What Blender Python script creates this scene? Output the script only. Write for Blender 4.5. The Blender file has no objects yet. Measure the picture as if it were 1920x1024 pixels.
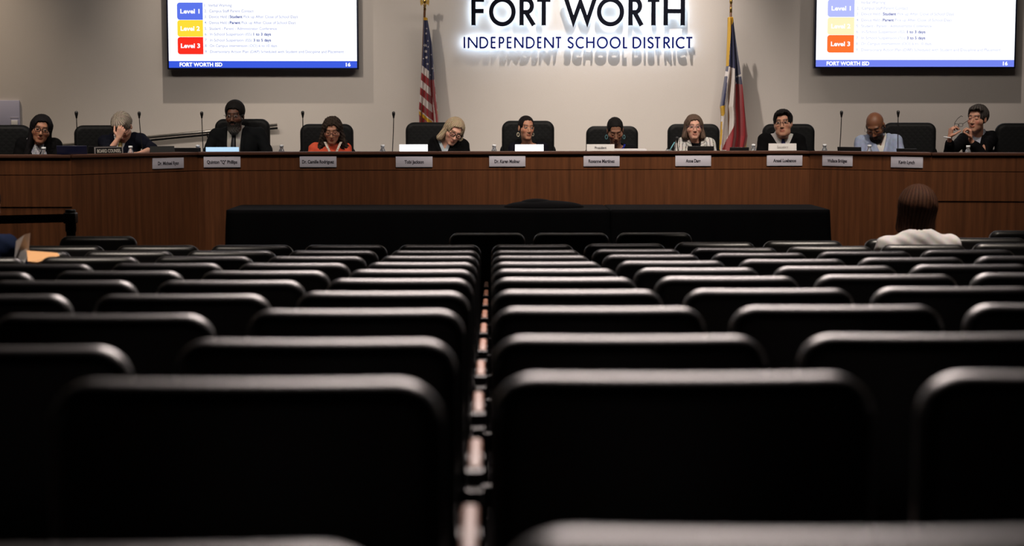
import bpy, bmesh, math, random, os
import numpy as np
from mathutils import Vector, Matrix
random.seed(4)
SC = bpy.context.scene
COL = SC.collection
R = math.radians
# ------------------------------------------------------------------ camera
F = 3100.0                       # focal length in pixels of the 1920 px wide frame
HC = 1.62                        # camera height above the flat floor in front of the dais
PITCH = math.atan((512-220)/F)
YAW = math.atan(39/F)            # aimed a little right of the seat columns
cam_d = bpy.data.cameras.new('camera'); cam = bpy.data.objects.new('camera', cam_d); COL.objects.link(cam)
cam.location = (0, 0, HC)
cam.rotation_euler = (math.pi/2-PITCH, 0, -YAW)
cam_d.sensor_width = 36; cam_d.lens = F/1920*36
cam_d.dof.use_dof = True; cam_d.dof.focus_distance = 16.3; cam_d.dof.aperture_fstop = 2.8
cam_d.clip_end = 100; cam_d.clip_start = .05
SC.camera = cam
CM = Matrix.Rotation(-YAW, 3, 'Z') @ Matrix.Rotation(math.pi/2-PITCH, 3, 'X')
CO = Vector((0, 0, HC))
def ray(px, py): return CM @ Vector(((px-960)/F, -(py-512)/F, -1))
def PY(px, py, Y): d = ray(px, py); return CO + d*(Y/d.y)          # where a sight line meets the plane y = Y
def PD(px, py, d): return CO + ray(px, py)*d                       # at camera depth d
def PZ(px, py, z): d = ray(px, py); return CO + d*((z-HC)/d.z)
# ------------------------------------------------------------------ world, lights, exposure
SC.view_settings.view_transform = 'Standard'; SC.view_settings.look = 'None'
SC.view_settings.gamma = 1; SC.view_settings.exposure = 0.08
SC.view_settings.use_curve_mapping = False
wd = bpy.data.worlds.new('world'); SC.world = wd; wd.use_nodes = True
wd.node_tree.nodes['Background'].inputs[0].default_value = (.5, .5, .6, 1)
wd.node_tree.nodes['Background'].inputs[1].default_value = 0.0
def spot(loc, target, power, ang=60, blend=.6, size=.06, col=(1, .87, .74)):
    l = bpy.data.lights.new('spotlight', 'SPOT'); l.energy = power; l.spot_size = R(ang); l.spot_blend = blend
    l.shadow_soft_size = size; l.color = col
    o = bpy.data.objects.new('spotlight', l); COL.objects.link(o); o.location = loc
    o.rotation_euler = (Vector(target)-Vector(loc)).to_track_quat('-Z', 'Y').to_euler(); return o
def area(loc, target, power, sx, sy, col=(1, .85, .80), spread=180):
    l = bpy.data.lights.new('ceiling_or_fill_light', 'AREA'); l.shape = 'RECTANGLE'; l.size = sx; l.size_y = sy; l.energy = power; l.color = col; l.spread = R(spread)
    o = bpy.data.objects.new('ceiling_or_fill_light', l); COL.objects.link(o); o.location = loc
    o.rotation_euler = (Vector(target)-Vector(loc)).to_track_quat('-Z', 'Y').to_euler(); return o
YW = 18.5                        # plane of the wall behind the dais
CEIL = 5.6
# wall washers close to the wall; their steep beams throw the screens' and letters' shadows down the wall
for x, p, an, c in ((-6.3, 360, 66, (1, .80, .60)), (-2.8, 340, 64, (1, .86, .72)), (1.5, 800, 66, (1, .88, .78)), (4.75, 310, 60, (1, .86, .76)), (8.4, 220, 58, (1, .84, .70))):
    spot((x, 17.05, 5.4), (x, YW, 1.7), p, an, 1.0, .035, c)
# stage lights hung out over the seats, for the people and the bench
for x, p in ((-4.6, 420), (-2.9, 420), (1.2, 560), (3.9, 380)):
    spot((x, 12.9, 5.3), (x*.8 if x != -2.9 else -.6, 16.0 if x != -2.9 else 18.2, 1.3 if x != -2.9 else 2.0), p, 50, .9, .10)
spot((-4.7, 10.9, 5.3), (-4.3, 14.0, .95), 420, 40, 1, .10)  # extra spot added to lift the dark outer left bench section
spot((5.2, 11.2, 5.3), (4.4, 14.8, .95), 260, 40, 1, .10)  # extra spot added to brighten the outer right bench section
area((.4, 12.6, 5.4), (.4, 16.2, .9), 150, 8.0, 1.0, col=(1, .88, .78), spread=140)  # soft fill added to light the bench front evenly
# soft ceiling panels over the seats
area((.6, 7.4, 5.45), (.6, 4.6, 1.0), 65, 3.2, 1.2, spread=95)
area((.6, 10.2, 5.45), (.6, 5.6, 1.0), 260, 4.5, 1.2, spread=85)
# spots added to brighten the people in the two occupied seats
spot((2.75, 8.9, 5.45), (2.6, 9.9, 1.1), 1000, 38, .9, .08)
spot((-2.9, 7.4, 5.45), (-2.7, 8.9, 1.15), 700, 38, .9, .08)
# ------------------------------------------------------------------ materials
MATS = {}
def mat(name, col=(.5, .5, .5), rough=.6, metal=0, emit=None, es=1, spec=.5, vcol=False, trans=0, noise=None, bump=0, bscale=60, sheen=0, coat=0, hairs=False):
    if name in MATS: return MATS[name]
    m = bpy.data.materials.new(name); m.use_nodes = True; nt = m.node_tree; b = nt.nodes['Principled BSDF']
    b.inputs['Base Color'].default_value = (*col, 1); b.inputs['Roughness'].default_value = rough
    b.inputs['Metallic'].default_value = metal; b.inputs['Specular IOR Level'].default_value = spec
    b.inputs['Transmission Weight'].default_value = trans; b.inputs['Coat Weight'].default_value = coat
    if sheen: b.inputs['Sheen Weight'].default_value = sheen
    tc = nt.nodes.new('ShaderNodeTexCoord')
    if emit:
        b.inputs['Emission Color'].default_value = (*emit, 1); b.inputs['Emission Strength'].default_value = es
    if vcol:
        a = nt.nodes.new('ShaderNodeAttribute'); a.attribute_name = 'Col'
        n = nt.nodes.new('ShaderNodeTexNoise'); n.inputs['Scale'].default_value = 35; nt.links.new(tc.outputs['Object'], n.inputs['Vector'])
        mx = nt.nodes.new('ShaderNodeMixRGB'); mx.blend_type = 'MULTIPLY'; mx.inputs[0].default_value = .25
        nt.links.new(a.outputs['Color'], mx.inputs[1]); nt.links.new(n.outputs['Color'], mx.inputs[2]); nt.links.new(mx.outputs[0], b.inputs['Base Color'])
    if noise:            # (scale vector, contrast): a mottling or grain of the surface itself
        sc, con = noise
        mp = nt.nodes.new('ShaderNodeMapping'); mp.inputs['Scale'].default_value = sc
        n = nt.nodes.new('ShaderNodeTexNoise'); n.inputs['Scale'].default_value = 1; n.inputs['Detail'].default_value = 6; n.inputs['Roughness'].default_value = .65
        nt.links.new(tc.outputs['Object'], mp.inputs['Vector']); nt.links.new(mp.outputs[0], n.inputs['Vector'])
        r = nt.nodes.new('ShaderNodeValToRGB'); r.color_ramp.elements[0].position = .3; r.color_ramp.elements[1].position = .7
        r.color_ramp.elements[0].color = (*[c*(1-con) for c in col], 1); r.color_ramp.elements[1].color = (*[min(1, c*(1+con)) for c in col], 1)
        nt.links.new(n.outputs['Fac'], r.inputs[0]); nt.links.new(r.outputs[0], b.inputs['Base Color'])
    if hairs:
        mp2 = nt.nodes.new('ShaderNodeMapping'); mp2.inputs['Scale'].default_value = (260, 260, 26); n3 = nt.nodes.new('ShaderNodeTexNoise'); n3.inputs['Scale'].default_value = 1; n3.inputs['Detail'].default_value = 3
        nt.links.new(tc.outputs['Object'], mp2.inputs[0]); nt.links.new(mp2.outputs[0], n3.inputs['Vector'])
        b3 = nt.nodes.new('ShaderNodeBump'); b3.inputs['Strength'].default_value = .8; b3.inputs['Distance'].default_value = .004
        nt.links.new(n3.outputs['Fac'], b3.inputs['Height']); nt.links.new(b3.outputs[0], b.inputs['Normal'])
    if bump:
        n2 = nt.nodes.new('ShaderNodeTexNoise'); n2.inputs['Scale'].default_value = bscale; n2.inputs['Detail'].default_value = 4
        nt.links.new(tc.outputs['Object'], n2.inputs['Vector'])
        bp = nt.nodes.new('ShaderNodeBump'); bp.inputs['Strength'].default_value = bump; bp.inputs['Distance'].default_value = .004
        nt.links.new(n2.outputs['Fac'], bp.inputs['Height']); nt.links.new(bp.outputs[0], b.inputs['Normal'])
    MATS[name] = m; return m
def tufted(name, col):          # leather with a stitched diamond pattern
    m = mat(name, col, .58, spec=.14); nt = m.node_tree; b = nt.nodes['Principled BSDF']
    tc = nt.nodes.new('ShaderNodeTexCoord'); mp = nt.nodes.new('ShaderNodeMapping'); mp.inputs['Rotation'].default_value = (0, R(45), 0); mp.inputs['Scale'].default_value = (24, .01, 24)
    v = nt.nodes.new('ShaderNodeTexVoronoi'); v.feature = 'DISTANCE_TO_EDGE'; v.inputs['Scale'].default_value = 1; v.inputs['Randomness'].default_value = 0
    bp = nt.nodes.new('ShaderNodeBump'); bp.inputs['Strength'].default_value = .35; bp.inputs['Distance'].default_value = .006
    nt.links.new(tc.outputs['Object'], mp.inputs[0]); nt.links.new(mp.outputs[0], v.inputs['Vector']); nt.links.new(v.outputs['Distance'], bp.inputs['Height']); nt.links.new(bp.outputs[0], b.inputs['Normal'])
    return m
M_wall = mat('painted_wall', (.60, .56, .525), .92, spec=.1, noise=((1.2, 1.2, 1.2), .02), bump=.25, bscale=160)
M_dark = mat('dark_wall', (.05, .045, .045), .9, spec=.1)
M_carpet = mat('dark_carpet', (.012, .011, .012), .98, spec=.05, bump=.5, bscale=200)
M_ceil = mat('ceiling_tile', (.10, .10, .10), .95, spec=.05)
M_wood = mat('walnut_veneer', (.118, .041, .0145), .5, noise=((26, 26, 1.1), .38), spec=.3)
M_woodtop = mat('walnut_ledge', (.075, .026, .012), .62, noise=((2, 26, 26), .3), spec=.35)
M_groove = mat('black_reveal', (.004, .003, .003), .9, spec=0)
M_seat = mat('black_vinyl', (.0035, .003, .0032), .36, spec=.6, bump=.1, bscale=300)
M_seatm = mat('black_metal', (.006, .006, .007), .45, spec=.4)
M_arm = mat('varnished_wood', (.26, .09, .035), .55, noise=((30, 3, 30), .25), spec=.6)
M_leather = tufted('tufted_leather', (.0055, .006, .0065))
M_leath2 = mat('black_leather', (.004, .0045, .005), .5, spec=.2, bump=.2, bscale=80)
M_black = mat('black_plastic', (.008, .008, .009), .4)
M_steel = mat('brushed_steel', (.72, .70, .66), .3, 1, noise=((3, 90, 3), .08))
M_brass = mat('brass', (.55, .36, .10), .3, 1)
M_plate = mat('brushed_aluminium', (.62, .60, .68), .55, .1, noise=((2, 2, 160), .08))
M_ink = mat('black_ink', (.02, .018, .03), .6)
M_cloth = mat('black_tablecloth', (.004, .004, .005), .85, spec=.12)
M_white = mat('white_card', (.80, .79, .78), .7)
M_glow = mat('white_placard_added_glow', (.9, .9, .9), .5, emit=(.95, .95, 1), es=1.6)  # white card; emission stands in for strong light falling on it
M_glowb = mat('blue_placard_added_glow', (.5, .7, .9), .5, emit=(.30, .52, .75), es=.8)  # pale blue card, its brightness likewise added as emission
M_pet = mat('clear_plastic', (.85, .9, .95), .08, trans=.85)
M_cap = mat('white_cap', (.75, .78, .82), .4)
M_lab = mat('bottle_label', (.35, .42, .62), .5)
M_paper = mat('white_paper', (.82, .80, .82), .8)
M_manila = mat('manila_folder', (.78, .42, .18), .7)
# ------------------------------------------------------------------ object helpers
def link(o, parent=None):
    COL.objects.link(o)
    if parent: o.parent = parent
    return o
def tag(o, label=None, cat=None, group=None, kind=None):
    if label: o['label'] = label
    if cat: o['category'] = cat
    if group: o['group'] = group
    if kind: o['kind'] = kind
    return o
def empty(name, loc, rz=0, label=None, cat=None, group=None):
    o = bpy.data.objects.new(name, None); o.empty_display_size = .1; link(o); o.location = loc; o.rotation_euler = (0, 0, rz)
    return tag(o, label, cat, group)
class MB:
    """collects boxes, tubes, lathes and polygons; build() links them as ONE mesh object"""
    def __init__(s): s.v = []; s.f = []; s.m = []; s.mats = []; s.sm = []
    def mi(s, m):
        if m not in s.mats: s.mats.append(m)
        return s.mats.index(m)
    def add(s, vs, fs, m, smooth=False, M=None):
        o = len(s.v); k = s.mi(m)
        for v in vs:
            v = Vector(v); s.v.append(tuple(M @ v) if M is not None else tuple(v))
        for f in fs: s.f.append([i+o for i in f]); s.m.append(k); s.sm.append(smooth)
        return s
    def box(s, c, d, m, M=None, bev=0):
        cx, cy, cz = c; x, y, z = d[0]/2, d[1]/2, d[2]/2
        if bev <= 0:
            vs = [(cx+a*x, cy+b*y, cz+e*z) for a in (-1, 1) for b in (-1, 1) for e in (-1, 1)]
            return s.add(vs, [(0, 1, 3, 2), (4, 6, 7, 5), (0, 4, 5, 1), (2, 3, 7, 6), (0, 2, 6, 4), (1, 5, 7, 3)], m, False, M)
        bm = bmesh.new(); bmesh.ops.create_cube(bm, size=1)
        for v in bm.verts: v.co = Vector((v.co.x*d[0], v.co.y*d[1], v.co.z*d[2]))+Vector(c)
        bmesh.ops.bevel(bm, geom=list(bm.edges), offset=bev, segments=3, affect='EDGES', profile=.5)
        bm.verts.index_update()
        s.add([v.co.copy() for v in bm.verts], [[v.index for v in f.verts] for f in bm.faces], m, True, M); bm.free(); return s
    def tube(s, pts, r, m, n=10, M=None, caps=True):
        pts = [Vector(p) for p in pts]; rs = r if isinstance(r, (list, tuple)) else [r]*len(pts)
        vs = []; fs = []; up = Vector((0, 0, 1))
        t0 = (pts[1]-pts[0]).normalized()
        a = t0.cross(up); a = a if a.length > 1e-3 else Vector((1, 0, 0)); a.normalize()
        for i, p in enumerate(pts):
            t = (pts[min(i+1, len(pts)-1)]-pts[max(i-1, 0)]).normalized()
            a = (a-t*a.dot(t)).normalized(); b = t.cross(a)
            for k in range(n):
                an = 2*math.pi*k/n; vs.append(p+(a*math.cos(an)+b*math.sin(an))*rs[i])
        for i in range(len(pts)-1):
            for k in range(n): fs.append((i*n+k, i*n+(k+1) % n, (i+1)*n+(k+1) % n, (i+1)*n+k))
        if caps: fs.append(list(range(n))[::-1]); fs.append([(len(pts)-1)*n+k for k in range(n)])
        return s.add(vs, fs, m, True, M)
    def lathe(s, prof, m, c=(0, 0, 0), n=20, M=None):
        vs = []; fs = []
        for r, z in prof:
            for k in range(n): a = 2*math.pi*k/n; vs.append((c[0]+r*math.cos(a), c[1]+r*math.sin(a), c[2]+z))
        for i in range(len(prof)-1):
            for k in range(n): fs.append((i*n+k, i*n+(k+1) % n, (i+1)*n+(k+1) % n, (i+1)*n+k))
        fs.append(list(range(n))[::-1]); fs.append([(len(prof)-1)*n+k for k in range(n)])
        return s.add(vs, fs, m, True, M)
    def sphere(s, c, r, m, n=12, M=None):
        r = r if isinstance(r, (tuple, list)) else (r, r, r)
        prof = [(math.sin(math.pi*i/n), -math.cos(math.pi*i/n)) for i in range(n+1)]
        vs = []; fs = []; k2 = n*2
        for a, z in prof:
            for k in range(k2): t = 2*math.pi*k/k2; vs.append((c[0]+r[0]*a*math.cos(t), c[1]+r[1]*a*math.sin(t), c[2]+r[2]*z))
        for i in range(n):
            for k in range(k2): fs.append((i*k2+k, i*k2+(k+1) % k2, (i+1)*k2+(k+1) % k2, (i+1)*k2+k))
        return s.add(vs, fs, m, True, M)
    def prism(s, poly, y0, y1, m, M=None):       # poly in x,z; from y0 (front) to y1
        n = len(poly); vs = [(x, y0, z) for x, z in poly]+[(x, y1, z) for x, z in poly]
        fs = [list(range(n)), list(range(n, 2*n))[::-1]]+[(i, i+n, (i+1) % n+n, (i+1) % n) for i in range(n)]
        return s.add(vs, fs, m, False, M)
    def pillow(s, w, h, t, rc, re, m, c=(0, 0, 0), n=7, bend=0, M=None, div=14):
        """upright cushion: rounded rectangle in xz, thickness in y, rounded rims; bend curves it about z"""
        def ring(ins, y):
            hw, hh, r = w/2-ins, h/2-ins, max(rc-ins, .002); pts = []
            for q, (sx, sz) in enumerate(((1, 1), (-1, 1), (-1, -1), (1, -1))):
                for i in range(n+1):
                    a = math.pi/2*(q+i/n); pts.append((sx*(hw-r)+r*math.cos(a), y, sz*(hh-r)+r*math.sin(a)))
                if q in (0, 2):      # extra points along the long edges for the bend
                    for i in range(1, div): pts.append((sx*(hw-r)*(1-2*i/div), y, sz*hh))
            return pts
        rings = []
        for i in range(n+1): a = math.pi/2*i/n; rings.append(ring(re*(1-math.sin(a)), -t/2+re*(1-math.cos(a))))
        for i in range(n+1): a = math.pi/2*i/n; rings.append(ring(re*(1-math.cos(a)), t/2-re+re*math.sin(a)))
        k = len(rings[0]); vs = [(p[0]+c[0], p[1]+c[1]+bend*p[0]**2, p[2]+c[2]) for rg in rings for p in rg]; fs = []
        for i in range(len(rings)-1):
            for j in range(k): fs.append((i*k+j, i*k+(j+1) % k, (i+1)*k+(j+1) % k, (i+1)*k+j))
        # faces: strips between matching top and bottom points
        o = len(vs); e = (len(rings)-1)*k
        half = k//2
        for base, flip in ((0, 1), (e, 0)):
            for j in range(half-1):
                q = [base+j, base+j+1, base+k-2-j, base+k-1-j]
                fs.append(q if flip else q[::-1])
        return s.add(vs, fs, m, True, M)
    def build(s, name, parent=None, loc=None, recalc=True):
        me = bpy.data.meshes.new(name); me.from_pydata(s.v, [], s.f)
        for m in s.mats: me.materials.append(m)
        me.polygons.foreach_set('material_index', s.m); me.polygons.foreach_set('use_smooth', s.sm)
        me.update()
        if recalc:
            bm = bmesh.new(); bm.from_mesh(me); bmesh.ops.remove_doubles(bm, verts=bm.verts, dist=1e-6); bmesh.ops.recalc_face_normals(bm, faces=bm.faces); bm.to_mesh(me); bm.free()
        o = bpy.data.objects.new(name, me); link(o, parent)
        if loc is not None: o.location = loc
        return o
def copy_tree(o, parent=None):
    c = o.copy(); COL.objects.link(c); c.parent = parent
    for ch in [x for x in o.children]: copy_tree(ch, c)
    return c
def text_geo(s, size=1, bold=0, align='CENTER', extr=0, shear=0, spacing=1):
    """outline of a line of writing as vertices and faces in x,z, centred on its cap height"""
    cu = bpy.data.curves.new('t', 'FONT'); cu.body = s; cu.size = size; cu.align_x = align; cu.offset = bold*size; cu.extrude = extr; cu.resolution_u = 3; cu.space_character = spacing
    o = bpy.data.objects.new('t', cu); COL.objects.link(o)
    me = bpy.data.meshes.new_from_object(o.evaluated_get(bpy.context.evaluated_depsgraph_get()))
    vs = [(v.co.x, -v.co.z, v.co.y) for v in me.vertices]; fs = [list(p.vertices) for p in me.polygons]
    bpy.data.objects.remove(o); bpy.data.curves.remove(cu); bpy.data.meshes.remove(me)
    return vs, fs
def put_text(mb, s, width, height, c, m, M=None, bold=0.0, align='CENTER'):
    """writing scaled to a given width and capital height (either may be None); c = centre (or left end) at mid height"""
    vs, fs = text_geo(s, 1, bold, 'LEFT')
    if not vs: return
    x0 = min(v[0] for v in vs); x1 = max(v[0] for v in vs)
    cap = .70
    sz = height/cap; sx = width/(x1-x0) if width else sz
    ox = -(x0+x1)/2*sx if align == 'CENTER' else -x0*sx
    mb.add([(v[0]*sx+ox+c[0], c[1], (v[2]-cap/2)*sz+c[2]) for v in vs], fs, m, False, M)
# ------------------------------------------------------------------ the room
XL, XR, YB = -9.5, 9.5, -3.0
def zfloor(y): return max(0.0, .0556*(9.85-y))
b = MB(); ys = [YB, 9.85, 15.25, YW+.3]
b.add([(XL, YB, zfloor(YB)), (XR, YB, zfloor(YB)), (XR, 9.85, 0), (XL, 9.85, 0), (XR, YW+.3, 0), (XL, YW+.3, 0),
       (XL, YB, -.4), (XR, YB, -.4), (XR, YW+.3, -.4), (XL, YW+.3, -.4)],
      [(0, 1, 2, 3), (3, 2, 4, 5), (6, 9, 8, 7), (0, 6, 7, 1), (4, 8, 9, 5), (1, 7, 8, 4, 2), (0, 3, 5, 9, 6)], M_carpet)
tag(b.build('floor', recalc=False), kind='structure')
b = MB().box((0, YW+.1, CEIL/2), (XR-XL, .2, CEIL), M_wall); tag(b.build('wall_front'), kind='structure')
b = MB().box((XL-.1, (YW+YB)/2, CEIL/2), (.2, YW-YB+.4, CEIL), M_wall); tag(b.build('wall_left'), kind='structure')
b = MB().box((XR+.1, (YW+YB)/2, CEIL/2), (.2, YW-YB+.4, CEIL), M_wall); tag(b.build('wall_right'), kind='structure')
b = MB().box((0, YB-.1, CEIL/2+.3), (XR-XL, .2, CEIL-.6), M_dark); tag(b.build('wall_back'), kind='structure')
b = MB().box((0, (YW+YB)/2, CEIL+.1), (XR-XL+.4, YW-YB+.4, .2), M_ceil); tag(b.build('ceiling'), kind='structure')
# ------------------------------------------------------------------ the curved bench (dais), five cabinet sections
ZT = 1.305                        # top of the ledge
ZP = .37                          # platform behind it
ZD = 1.12                         # desk surface
def gp(px, Y): p = PY(px, 285, Y); return Vector((p.x, p.y, 0))
C = [gp(-330, 13.95), gp(133, 13.95), gp(370, 15.05), gp(1518, 15.5), gp(1747, 14.75), gp(2250, 14.5)]
def frame(i):
    A, B = C[i], C[i+1]; u = (B-A).normalized(); n = Vector((u.y, -u.x, 0)); L = (B-A).length
    M = Matrix(((u.x, -n.x, 0, A.x), (u.y, -n.y, 0, A.y), (0, 0, 1, 0), (0, 0, 0, 1)))  # local x along, y away from the audience
    return A, B, u, n, L, M
def onpanel(i, px, py):           # (distance along section i, height) of a sight line
    A, B, u, n, L, M = frame(i); d = ray(px, py); t = (A-CO).dot(n)/d.dot(n); p = CO+d*t
    return (p-A).dot(u), p.z
names = ['outer left section of the walnut dais bench, with recessed base', 'angled left wing of the walnut dais bench beside the long centre section',
         'long centre section of the walnut dais bench behind the draped tables', 'angled right wing of the walnut dais bench behind the white sweater',
         'outer right section of the walnut dais bench, with recessed base']
for i in range(5):
    A, B, u, n, L, M = frame(i)
    e = empty('dais_bench', A, math.atan2(u.y, u.x), names[i], 'desk', 'sections of the dais bench')
    outer = i in (0, 4); zb = (.87 if i == 0 else .875) if outer else .02
    zg = ZT-.165
    xa = -.03 if i in (2, 3) else 0; xb = L+(.03 if i in (1, 2) else 0); xm = (xa+xb)/2; xw = xb-xa
    MB().box((xm, .02, (ZT-.026+zg)/2), (xw, .04, ZT-.026-zg), M_wood).build('front_panel', e)
    MB().box((xm, .02, (zg-.006+zb)/2), (xw, .04, zg-.006-zb), M_wood).build('front_panel', e)
    MB().box((xm, .035, zg-.003), (xw, .02, .014), M_groove).build('reveal', e)
    MB().box((L/2, .12, ZT-.013), (L, .28, .026), M_woodtop, bev=.004).build('ledge', e)
    da, db = (.35 if i == 4 else 0), (L-.35 if i == 0 else L)
    MB().box(((da+db)/2, .45, ZD-.02), (db-da, .62, .04), M_woodtop).build('desk_top', e)
    if outer: MB().box((L/2, .029, zb/2), (L, .04, zb), M_wood).build('recessed_base', e)
    else: MB().box((L/2, .05, .05), (L, .02, .10), M_groove).build('kick_board', e)
    MB().box((L/2, .30, (ZD+ZP)/2), (.04, .48, ZD-ZP-.04), M_wood).build('support_panel', e)
# platform the members sit on
b = MB(); pts = [C[0], C[1], C[2], C[3], C[4], C[5]]
back = []
fr = [Vector((p.x, p.y+.42, 0)) for p in pts]; poly = fr+[Vector((fr[-1].x, YW, 0)), Vector((fr[0].x, YW, 0))]
k = len(poly); b.add([(p.x, p.y, ZP) for p in poly]+[(p.x, p.y, 0.001) for p in poly], [list(range(k)), list(range(k, 2*k))[::-1]]+[(j, j+k, (j+1) % k+k, (j+1) % k) for j in range(k)], M_carpet)
tag(b.build('floor_platform'), kind='structure')
# ------------------------------------------------------------------ name plates screwed to the bench
plates = [(1, 285, 343.5, 296, 316, 'Dr. Michael Ryan', 'dull silver name plate on the left wing of the bench'),
 (2, 382, 451, 293.5, 314, 'Quinton "Q" Phillips', 'silver name plate below the bearded man in the dark suit'),
 (2, 562, 631, 293, 313.5, 'Dr. Camille Rodriguez', 'silver name plate below the woman in the coral top'),
 (2, 742, 811, 293.5, 313.5, 'Tobi Jackson', 'silver name plate below the white placard beside the blonde woman'),
 (2, 917, 985, 292.5, 312.5, 'Dr. Karen Molinar', 'silver name plate below the woman with hair pulled back'),
 (2, 1094, 1161.5, 292.3, 312, 'Roxanne Martinez', 'silver name plate below the sign reading President'),
 (2, 1266, 1333, 291.5, 311.5, 'Anne Darr', 'silver name plate below the woman in the white striped jacket'),
 (2, 1437.5, 1504, 291, 311, 'Anael Luebanos', 'silver name plate below the sign reading Secretary'),
 (3, 1542.5, 1599, 291.5, 311.5, 'Wallace Bridges', 'grey name plate on the right wing, nearer the centre section'),
 (3, 1671, 1731, 294, 314.5, 'Kevin Lynch', 'grey name plate on the right wing, nearer the outer section')]
for sec, x0, x1, y0, y1, s, lab in plates:
    A, B, u, n, L, M = frame(sec); ym = (y0+y1)/2
    a, z = onpanel(sec, x0, ym); c, _ = onpanel(sec, x1, ym); _, zt = onpanel(sec, (x0+x1)/2, y0); _, zb2 = onpanel(sec, (x0+x1)/2, y1)
    w = c-a; h = zt-zb2; b = MB().box((0, -.004, 0), (w, .008, h), M_plate, bev=.0015)
    wpx = {'Dr. Michael Ryan': 39, 'Quinton "Q" Phillips': 57, 'Dr. Camille Rodriguez': 60, 'Tobi Jackson': 36, 'Dr. Karen Molinar': 48, 'Roxanne Martinez': 49, 'Anne Darr': 28, 'Anael Luebanos': 43, 'Wallace Bridges': 37, 'Kevin Lynch': 30}[s]
    put_text(b, s, w*wpx/(x1-x0), .030, (0, -.0088, 0), M_ink, bold=.034)
    o = b.build('name_plate', recalc=False); p = M @ Vector(((a+c)/2, -.0005, (zt+zb2)/2)); o.location = p; o.rotation_euler = (0, 0, math.atan2(u.y, u.x))
    tag(o, lab, 'name plate', 'name plates along the bench')
# ------------------------------------------------------------------ helpers to stand things on the desk behind the ledge
def desk_pt(px, off=.5, near=None):          # a point on the desk behind the ledge, in the direction of px
    for i in range(5):
        A, B, u, n, L, M = frame(i)
        A2, B2 = A-n*off, B-n*off
        # intersect sight line (plan) with the offset line
        d = ray(px, 285); t = (A2-CO).dot(n)/d.dot(n); p = CO+d*t; s = (p-A2).dot(u)
        if -.02 <= s <= L+.02: return Vector((p.x, p.y, ZD)), math.atan2(u.y, u.x)
        v = max(-s, s-L)
        if near is None or v < near[0]: near = (v, Vector((p.x, p.y, ZD)), math.atan2(u.y, u.x))
    return near[1], near[2]
def zat(px, py, p):               # height where the sight line px,py passes over plan point p
    d = ray(px, py); return HC+d.z*(p.y/d.y)
# microphones
def microphone(px, pytop, lean, lab, off=.42):
    p, a = desk_pt(px, off); zt = zat(px, pytop, p)-ZD
    e = empty('microphone', p, 0, lab, 'microphone', 'gooseneck microphones along the bench')
    MB().lathe([(.0, 0), (.055, 0), (.055, .012), (.045, .022), (.012, .028)], M_black, n=20).build('base', e)
    pts = [(lean*(1-(k/10))**1.6, -.0*k, .02+(zt-.06)*k/10) for k in range(11)]
    b = MB().tube(pts, [.006]+[.0042]*10, M_black, 8); o = b.build('gooseneck', e)
    MB().lathe([(.002, 0), (.007, .002), (.010, .02), (.0145, .035), (.0155, .05), (.013, .06), (.004, .065)], M_black, (0, 0, zt-.065), 14).build('microphone_head', e)
for px, py, ln, lab in ((145, 208, .012, 'black gooseneck microphone between the black-haired woman and the grey-haired man'),
    (262.5, 209, .05, 'black gooseneck microphone behind the shoulder of the grey-haired man'),
    (379.5, 209, .015, 'black gooseneck microphone left of the bearded man'),
    (568.5, 208, .0, 'black gooseneck microphone at the left side of the coral-clad woman\'s chair'),
    (738.5, 209, -.025, 'black gooseneck microphone standing alone left of the blonde woman\'s chair'),
    (1576.5, 207.5, -.02, 'black gooseneck microphone left of the bald man'),
    (1682.5, 207, .01, 'black gooseneck microphone before the bald man\'s left shoulder')):
    microphone(px, py, ln, lab, .42 if px != 262.5 else .6)
microphone(1269.5, 256, .045, 'short black microphone in front of the white striped jacket', .45)
# placards and cards, some with brightness added as emission
def placard(x0, x1, y0, y1, m, lab, s=None, fg=None, off=.36, name='desk_sign', cat='sign', tw=None, th=.022, border=None, tz=0):
    p, a = desk_pt((x0+x1)/2, off); pa, _ = desk_pt(x0, off); pb, _ = desk_pt(x1, off); w = (pb-pa).length
    zt = zat((x0+x1)/2, y0, p)-ZD
    b = MB()
    b.add([(-w/2, -.03, 0), (w/2, -.03, 0), (w/2, 0, zt), (-w/2, 0, zt), (-w/2, .04, 0), (w/2, .04, 0), (w/2, .006, zt), (-w/2, .006, zt)],
          [(0, 1, 2, 3), (4, 7, 6, 5), (0, 3, 7, 4), (1, 5, 6, 2), (3, 2, 6, 7), (0, 4, 5, 1)], m)
    if border: 
        for q in ((0, zt-.003, w, .006),): b.box((q[0], -.002, q[1]), (q[2], .004, q[3]), border)
        for sx in (-1, 1): b.box((sx*(w/2-.004), -.004, zt-.04), (.008, .006, .08), border)
    if s:
        Mt = Matrix.Translation((0, -.004, zt)) @ Matrix.Rotation(-math.atan2(.03, zt), 4, 'X')
        put_text(b, s, tw*w if tw else None, th, (0, -.0012, tz), fg, M=Mt, bold=.01)
    o = b.build(name, recalc=False); o.location = p; o.rotation_euler = (0, 0, a); tag(o, lab, cat); return o
M_cnav = mat('navy_lid', (.008, .01, .035), .35)
M_cblk = mat('black_sign', (.006, .006, .007), .4)
M_fore = mat('cream_ink', (.75, .73, .66), .6)
M_fade = mat('faded_ink', (.42, .40, .40), .7)
M_grey = mat('dark_grey_sign', (.035, .037, .037), .5)
placard(177, 230, 275.5, 288, M_cblk, 'black desk sign reading BOARD COUNSEL in pale capitals', 'BOARD COUNSEL', M_fore, .22, tw=.84, th=.030, tz=-.034, border=M_fade)
placard(282.5, 327, 274, 286, M_grey, 'dark grey desk sign right of the grey-haired man', None, off=.24)
placard(1100, 1152, 270.5, 283, M_white, 'white desk sign reading President', 'President', M_ink, .3, tw=.42, th=.022, tz=-.032)
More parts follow.
